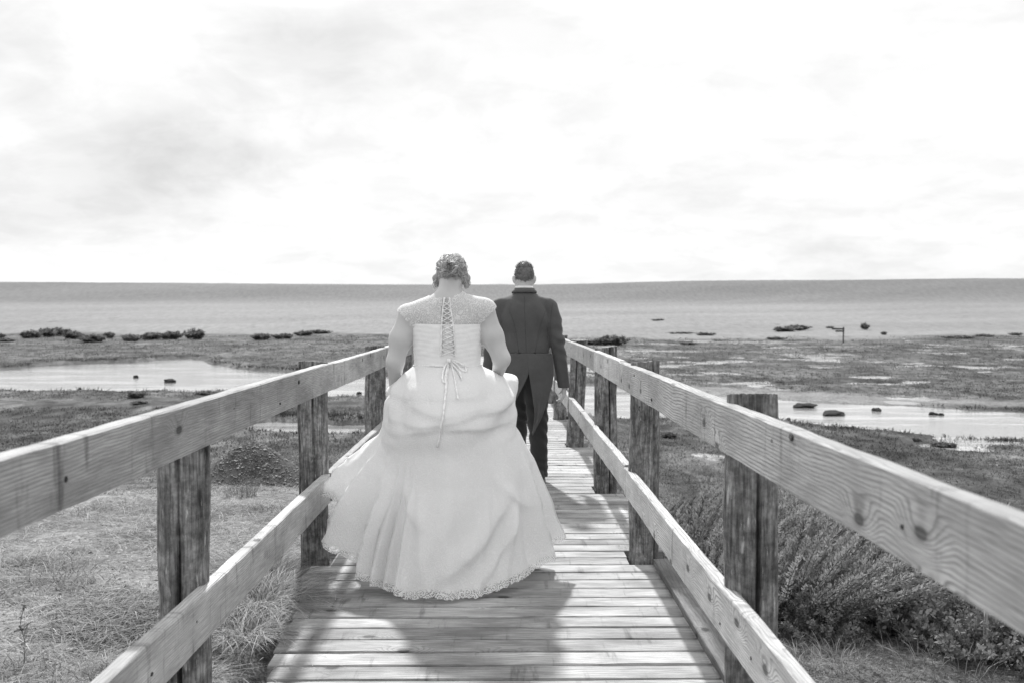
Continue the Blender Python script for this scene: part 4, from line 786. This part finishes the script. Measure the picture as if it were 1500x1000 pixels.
sash = MB(); tt = np.linspace(0, 2 * math.pi, 80); sash.tube(np.stack([.1765 * np.cos(tt), .1335 * np.sin(tt), 1.102 + .003 * np.sin(tt * 2)], -1), .006, 8, .5, (0, 0, 1)); mk('sash', sash.mesh('sash'), M_SATIN, bride)
lac = MB(); lz = np.linspace(442, 520, 12)
for i in range(11):
    h0, h1 = np.interp(lz[i], [442, 480, 520], [4.5, 7.5, 9.5]), np.interp(lz[i + 1], [442, 480, 520], [4.5, 7.5, 9.5]); cx = 654.5 + (lz[i] - 442) * .03
    lac.tube(C1.path([(cx - h0, lz[i]), (cx, (lz[i] + lz[i + 1]) / 2), (cx + h1, lz[i + 1])], .007, 8), .0026, 5); lac.tube(C1.path([(cx + h0, lz[i]), (cx, (lz[i] + lz[i + 1]) / 2), (cx - h1, lz[i + 1])], .011, 8), .0026, 5)
mk('lacing', lac.mesh('lacing'), M_SATIN, bride)
pk = MB()
for q in (-1, 1):
    P = C1.path([(654.5 + q * 3.5, 436), (654.5 + q * 6, 455), (655.5 + q * 8.5, 480), (656.5 + q * 10.5, 522)], .005, 40); pk.tube(P, .0045, 6, .5, (0, 1, 0))
    for j in range(1, 39, 2): pk.tube([P[j], P[j] + (-q * .008, -.003, .003), P[j + 1] + (-q * .008, -.003, -.002), P[j + 1]], .0022, 5)
mk('placket', pk.mesh('placket'), M_SATIN, bride)
bw = MB()
for P, r in (([(657, 529), (654, 560), (650, 600), (645, 630), (640, 655)], .0062), ([(657, 529), (651, 538), (648, 552), (651, 560), (655, 548), (657, 531)], .0055), ([(657, 529), (655, 540), (652, 553), (654, 562)], .005), ([(658, 528), (666, 531), (676, 541), (683, 543), (680, 536), (668, 529), (658, 527)], .005), ([(659, 529), (667, 538), (674, 546), (676, 556)], .005), ([(660, 530), (664, 545), (668, 565), (671, 584)], .004)):
    bw.tube(C1.path(P, .010, 26), r, 6, .4, (0, 1, 0))
bw.tube([C1.px(655, 528, .012), C1.px(660, 528, .012)], .011, 8); mk('ribbon_bow', bw.mesh('ribbon_bow'), M_SATIN, bride)
# hair: a loosely pinned updo of many curved locks
hb = SDF((-.12, -.1, 1.44), (.16, .26, 1.74), .006); hb.ell((.02, .083, 1.603), (.083, .102, .098), .02, rx=-.3).ell((.018, .0, 1.605), (.055, .035, .045), .02).cap((-.062, .06, 1.56), (-.06, .055, 1.52), .022, .012, .02).cap((.098, .06, 1.56), (.100, .05, 1.515), .024, .014, .02)
hb.ell((.012, .02, 1.50), (.046, .07, .045), .02, sub=True)
hair = mk('hair', hb.mesh('hair'), M_HAIRB, bride)
def locks():
    b = MB(); r = np.random.default_rng(12); tn = []
    c0 = np.array((.02, .083, 1.600)); R = np.array((.086, .106, .096)); bun = np.array((.018, -.045, 1.607))
    def strands(P, wid, n, rad, jit=.0):
        k = len(P); tp = np.sin(np.linspace(.5, math.pi - .35, k))[:, None]
        for _ in range(n):
            o = r.normal(0, 1, 3) * wid; o2 = r.normal(0, 1, 3) * wid * .5; f = np.linspace(0, 1, k)[:, None]
            b.tube(P + (o * (1 - f) + o2 * f) * tp + np.sin(f * r.uniform(4, 9) + r.uniform(0, 6)) * r.normal(0, 1, 3) * jit, np.linspace(rad, rad * .55, k), 4); tn.append((k * 4 + 2, np.clip(r.normal(.5, .28), 0, 1)))
    for i in range(110):   # swept up from the hairline to the knot
        a = r.uniform(0, 2 * math.pi); e = vn((math.cos(a) * r.uniform(.6, 1.0), -r.uniform(.0, .55), math.sin(a) * r.uniform(.6, 1.0) + .05)); p0 = c0 + e * R
        if p0[2] < 1.54 and abs(p0[0] - .012) < .045: continue
        sw = r.uniform(-1, 1) * .03; an = a + r.uniform(.8, 2.2); p1 = bun + (math.cos(an) * r.uniform(.008, .034), r.uniform(-.008, .010), math.sin(an) * r.uniform(.008, .028)); m = c0 + vn((p0 + p1) / 2 - c0) * R * 1.03; side = np.cross(vn(p1 - p0), vn(m - c0))
        strands(smoothpath([p0, (p0 * .6 + m * .4) + side * sw, m + side * sw * .8 + vn(m - c0) * .006, p1], 12), .0045, 13, .0010)
    for i in range(16):   # rolled curls pinned over the knot
        a = r.uniform(0, 2 * math.pi); c = bun + np.array((math.cos(a) * .034, r.uniform(-.014, .010), math.sin(a) * .028 + .006)); t = np.linspace(0, r.uniform(3.5, 6), 16); ax = vn(r.normal(0, 1, 3) * (1, .5, 1)); u = vn(np.cross(ax, (0, 1, .3))); v = np.cross(ax, u); rad = r.uniform(.012, .022)
        strands(c + np.outer(np.cos(t), u) * rad + np.outer(np.sin(t), v) * rad + np.outer(t, ax) * .002, .0036, 14, .0010)
    for i in range(11):   # loose curls standing up over the crown
        a = r.uniform(.5, math.pi - .5); c = c0 + np.array((math.cos(a) * .07, r.uniform(-.09, -.02), math.sin(a) * .072)); t = np.linspace(0, r.uniform(4, 6.5), 16); ax = vn((r.normal(0, 1), .6, r.normal(0, .5))); u = vn(np.cross(ax, (0, 1, .3))); v = np.cross(ax, u); rad = r.uniform(.010, .017)
        strands(c + np.outer(np.cos(t), u) * rad + np.outer(np.sin(t), v) * rad + np.outer(t, ax) * .0025, .0026, 9, .0009)
    for i in range(26):   # loose wisps round the outline
        a = r.uniform(-.8, math.pi + .8); c = c0 + np.array((math.cos(a) * .086, r.uniform(-.05, .05), math.sin(a) * .088)); t = np.linspace(0, r.uniform(2, 5), 12); out = vn((math.cos(a), -.1, math.sin(a))); u = vn(np.cross(out, (0, 1, 0))); rad = r.uniform(.004, .011)
        strands(c + np.outer(np.sin(t), u) * rad + np.outer(t, out) * .0016 + np.outer(np.cos(t) - 1, (0, 1, 0)) * rad - np.outer(t, (0, 0, .0022)), .0015, 3, .0008)
    for x in (-.072, -.064, -.058, .106, .1, .112, .094):
        t = np.linspace(0, r.uniform(4, 7), 16); strands(np.stack([x + .009 * np.sin(t + x * 90), .045 + .009 * np.cos(t), 1.575 - t * .0105], -1), .003, 10, .0011)
    me = b.mesh('hair_locks'); at = me.attributes.new('tone', 'FLOAT', 'POINT'); tv = np.concatenate([np.full(n, v, np.float32) for n, v in tn]); at.data.foreach_set('value', tv); return me
mk('hair_locks', locks(), M_HAIRB, hair)
r = np.random.default_rng(31)
for (u, v) in ((651, 384), (656, 381), (661, 383), (666, 381), (672, 384), (660, 388), (653, 389), (678, 389), (668, 389), (645, 388)):
    d = ray(np.array(float(u)), np.array(float(v))); yy = 5.26 + (.015 if v > 381 else .05); p = np.array(CAM) + d * (yy / d[1]) - np.array(BO); b = MB(); ax = vn((r.normal(0, .4), -1, .5 + r.normal(0, .3))); u_ = vn(np.cross(ax, (0, 0, 1))); w_ = np.cross(ax, u_)
    for j in range(5):
        a = j * 1.2566 + r.random(); e = math.cos(a) * u_ + math.sin(a) * w_; f = -math.sin(a) * u_ + math.cos(a) * w_; L = .011
        b.add([p, p + e * L * .6 + f * .005 + ax * .003, p + e * L + ax * .005, p + e * L * .6 - f * .005 + ax * .003], [(0, 1, 2, 3)])
    b.tube([p, p + ax * .004], .0022, 5); mk('hair_flower', b.mesh('hair_flower'), M_PETAL, hair)
# ---- the groom
GO = (.196, 8.15, 0)
groom = tag(mk('person', None, loc=GO), 'man from behind in a dark tailcoat, walking ahead of the bride', 'person')
s = SDF((-.45, -.25, -.01), (.45, .55, 1.80), .006)
s.ell((0, .04, 1.672), (.074, .096, .112), .02, rx=-.12); face(s, (0, .045, 1.665), 1.0)
for q in (-1, 1): s.ell((q * .081, .03, 1.655), (.010, .022, .034), .012, rz=q * -.5).ell((q * .09, .02, 1.66), (.006, .016, .026), .006, rz=q * -.6)
s.cap((0, .0, 1.44), (0, .025, 1.62), .066, .062, .04).ell((0, .0, 1.30), (.18, .11, .2), .05).ell((0, .0, 1.0), (.17, .11, .2), .08).cap((-.17, 0, 1.43), (.17, 0, 1.43), .055, k=.04)
for q in (-1, 1): s.cap((q * .195, 0, 1.42), (q * .262, -.02, 1.17), .052, .043, .03)
s.cap((.262, -.02, 1.17), (.326, .015, .79), .042, .030, .02).cap((-.262, -.02, 1.17), (-.30, .10, .82), .042, .030, .02)
LEGS = {1: [(.095, 0, .93), (.110, .03, .50), (.128, -.03, .09)], -1: [(-.08, 0, .93), (-.045, .20, .52), (-.05, .34, .12)]}
for q, (a, b_, c) in LEGS.items(): s.cap(a, b_, .085, .055, .04).cap(b_, c, .055, .036, .03).cap(c, (c[0], c[1] + .12, c[2] - .06), .034, .03, .02)
hand(s, (.326, .017, .79), (.05, .12, -1), (-.95, .25, .1), .55, .5, 1.0, -1); hand(s, (-.30, .105, .815), (0, .3, -1), (.95, .1, 0), .5, .5, 1.0)
mk('body', s.mesh('body'), M_SKIN, groom)
s = SDF((-.43, -.27, .70), (.43, .27, 1.64), .006)
s.ell((0, .0, 1.33), (.212, .140, .21), .05).ell((0, .0, 1.12), (.206, .142, .2), .06).ell((0, .0, .95), (.214, .150, .17), .05)
s.ell((-.08, -.07, 1.36), (.085, .07, .12), .05).ell((.08, -.07, 1.36), (.085, .07, .12), .05)
s.cap((0, -.005, 1.50), (0, .015, 1.572), .088, .074, .04).cap((0, -.01, 1.475), (.185, -.005, 1.438), .07, .062, .04).cap((0, -.01, 1.475), (-.185, -.005, 1.438), .07, .062, .04)
s.cap((.203, -.003, 1.428), (.238, -.012, 1.30), .070, .066, .025).cap((.238, -.012, 1.30), (.268, -.02, 1.16), .065, .060, .02).cap((.268, -.02, 1.16), (.325, .012, .775), .060, .049, .02)
s.cap((-.203, -.003, 1.428), (-.238, -.012, 1.30), .070, .066, .025).cap((-.238, -.012, 1.30), (-.268, -.02, 1.16), .065, .060, .02).cap((-.268, -.02, 1.16), (-.30, .098, .80), .060, .049, .02)
s.cap((0, .012, 1.56), (0, .02, 1.70), .068, .068, .004, sub=True)
s.clip(lambda P: np.where(np.abs(P[..., 0]) > .253 - .0 * P[..., 2], .768 - P[..., 2], .885 - P[..., 2]))
s.warp(lambda P: .006 * np.sin(P[..., 2] * 70 + P[..., 0] * 40 + 2 * np.sin(P[..., 1] * 30)) * np.clip((np.abs(P[..., 0]) - .2) * 12, 0, 1) * np.exp(-((P[..., 2] - 1.15) / .16) ** 2) + .0045 * np.sin(P[..., 0] * 38 + P[..., 2] * 14 + 2 * np.sin(P[..., 2] * 9)) * np.exp(-((P[..., 2] - 1.22) / .2) ** 2))
coat = mk('tailcoat', s.mesh('tailcoat'), M_COAT, groom)
C2 = Caster([coat], GO)
mk('shirt_front', shell(coat, 'shirt_front', lambda c: (c[:, 1] > 0) & (c[:, 2] > 1.16) & (c[:, 2] < 1.565) & (np.abs(c[:, 0]) < (c[:, 2] - 1.14) * .19), .004), M_SHIRT, groom)
mk('tie', shell(coat, 'tie', lambda c: (c[:, 1] > 0) & (c[:, 2] > 1.2) & (c[:, 2] < 1.555) & (np.abs(c[:, 0]) < .02 + .02 * (1.5 - c[:, 2])), .008), M_TROUSER, groom)
def tail(Lp, Rp, seed):
    A, B = smoothpath(Lp, 40), smoothpath(Rp, 40); V = np.zeros((40, 26, 3))
    for i in range(40):
        for j in range(26):
            u, v = A[i] + (B[i] - A[i]) * j / 25; d = ray(np.array(u), np.array(v)); x = (u - 733) / F * 8.0 - GO[0]
            t = i / 39; y = -(.143 + .023 * min(t * 3.5, 1)) * math.sqrt(max(1 - (x / .262) ** 2, .12)) - .015 * t - .010 * math.sin(j * .42 + seed + t * 1.5) * t + .03 * t * t
            V[i, j] = np.array(CAM) + d * ((8.15 + y) / d[1]) - np.array(GO)
    o = mk('coat_tail', npmesh('coat_tail', V.reshape(-1, 3), gridfaces(40, 26)), M_COAT, groom); m = o.modifiers.new('thick', 'SOLIDIFY'); m.thickness = .005; m.offset = -1; return o
tail([(771, 518), (773, 534), (775, 549), (780, 580), (783, 606), (779.5, 633)], [(809, 518), (810.5, 540), (809, 561), (803, 583), (794, 610), (780.5, 637)], 1.0)
tail([(734, 518), (731, 540), (732, 562), (736, 580), (741, 592), (746, 601)], [(772, 518), (775, 534), (774, 548), (768, 562), (758, 581), (748, 601)], 2.4)
sm = MB()
for P in ([(768, 434), (769, 470), (771, 516)], [(737, 519), (755, 516), (771, 518), (790, 516), (808, 519)], [(745, 452), (754, 478), (760, 516)], [(799, 456), (790, 482), (784, 516)], [(810, 444), (807, 462), (806, 484)], [(753, 431), (768, 427.5), (783, 430)]): sm.tube(C2.path(P, .0005, 24, 8.0), .0010, 4)
mk('coat_seams', sm.mesh('coat_seams'), M_SEAM, groom)
for u in (761, 783.5): p = C2.px(u, 517.5, .004, 8.0); b = MB(); b.tube([p + (0, .006, 0), p - (0, .005, 0)], [.011, .010], 12); mk('coat_button', b.mesh('coat_button'), M_SEAM, groom)
def ring(name, prof, mat, sy=1.08, cy=.015):
    th = np.linspace(0, 2 * math.pi, 48, endpoint=False); V = np.array([[(math.cos(t) * r, cy + off + math.sin(t) * r * sy, z - .018 * max(math.sin(t), 0)) for t in th] for r, z, off in prof]); o = mk(name, npmesh(name, V.reshape(-1, 3), gridfaces(len(prof), 48, True)), mat, groom); m = o.modifiers.new('thick', 'SOLIDIFY'); m.thickness = .004; return o
ring('shirt_collar', [(.066, 1.555, 0), (.0665, 1.592, .004), (.069, 1.596, .004), (.0715, 1.585, .003), (.0735, 1.56, .002)], M_SHIRT)
ring('coat_collar', [(.074, 1.555, 0), (.0755, 1.577, .002), (.081, 1.579, .002), (.088, 1.565, .0), (.103, 1.545, -.002)], M_COAT)
s = SDF((-.3, -.26, .03), (.3, .52, 1.02), .006); s.ell((0, -.005, .92), (.175, .132, .12), .04)
for q, (a, b_, c) in LEGS.items():
    s.cap((a[0] * .9, a[1], a[2]), b_, .122, .080, .03); s.cap(b_, (c[0], c[1] - .005, c[2] - .02), .080, .064, .03)
s.warp(lambda P: .005 * np.sin(P[..., 2] * 60 + P[..., 0] * 50 + 2 * np.sin(P[..., 1] * 25)) * np.exp(-((P[..., 2] - .45) / .22) ** 2) + .004 * np.sin(P[..., 2] * 95 + P[..., 0] * 30) * np.exp(-((P[..., 2] - .12) / .08) ** 2))
s.clip(lambda P: .045 + .12 * (P[..., 1] > .15) * 0 - P[..., 2]); mk('trousers', s.mesh('trousers'), M_TROUSER, groom)
for q, (a, b_, c) in LEGS.items():
    s = SDF((c[0] - .09, c[1] - .14, c[2] - .14), (c[0] + .09, c[1] + .28, c[2] + .1), .006); z0 = c[2] - .052
    s.cap((c[0], c[1] - .045, z0), (c[0] + .008, c[1] + .16, z0 - .004), .040, .036, .02, flat=(1, 1, 1.0)).ell((c[0], c[1] - .02, z0 + .035), (.042, .06, .05), .02); s.clip(lambda P: (c[2] - .088) - P[..., 2])
    b = mk('shoe', s.mesh('shoe'), M_SHOE, groom)
    h = MB(); h.box((c[0], c[1] - .05, c[2] - .079), (.066, .06, .022)); mk('heel', h.mesh('heel', False), M_SHOE, b)
s = SDF((-.11, -.1, 1.58), (.11, .17, 1.81), .005); s.ell((0, .036, 1.683), (.0795, .1, .110), .01, rx=-.12).ell((0, .105, 1.63), (.1, .07, .075), .02, sub=True)
for q in (-1, 1): s.ell((q * .092, .035, 1.648), (.026, .03, .04), .012, sub=True)
s.cap((-.05, -.03, 1.59), (.05, -.03, 1.59), .030, k=.012, sub=True); s.warp(lambda P: .003 * np.sin(P[..., 0] * 150 + P[..., 2] * 60) * np.sin(P[..., 1] * 120 + P[..., 2] * 90))
gh = mk('hair', s.mesh('hair'), M_HAIRG, groom)
def fuzz(o, n, L, wd, name):
    me = o.data; m = len(me.vertices); co = np.zeros(m * 3); me.vertices.foreach_get('co', co); co = co.reshape(-1, 3); no = np.zeros(m * 3); me.vertex_normals.foreach_get('vector', no); no = no.reshape(-1, 3)
    i = rng.integers(0, m, n); p, d = co[i], no[i]; d = d + rng.normal(0, .35, (n, 3)) + np.stack([0 * i, 0 * i - .15, np.where(p[:, 2] > 1.74, .9, -.7)], -1); d /= np.linalg.norm(d, axis=1)[:, None]
    sd_ = np.cross(d, rng.normal(0, 1, (n, 3))); sd_ /= np.linalg.norm(sd_, axis=1)[:, None]; LL = (L * rng.uniform(.5, 1.2, n) * np.where(p[:, 2] > 1.74, 1.5, .8))[:, None]
    V = np.stack([p - sd_ * wd, p + sd_ * wd, p + d * LL], 1).reshape(-1, 3); mk(name, npmesh(name, V, np.arange(3 * n).reshape(-1, 3), False, attr=dict(tone=np.repeat(rng.random(n), 3))), M_HAIRG, o)
fuzz(gh, 7000, .013, .0009, 'hair_strands')
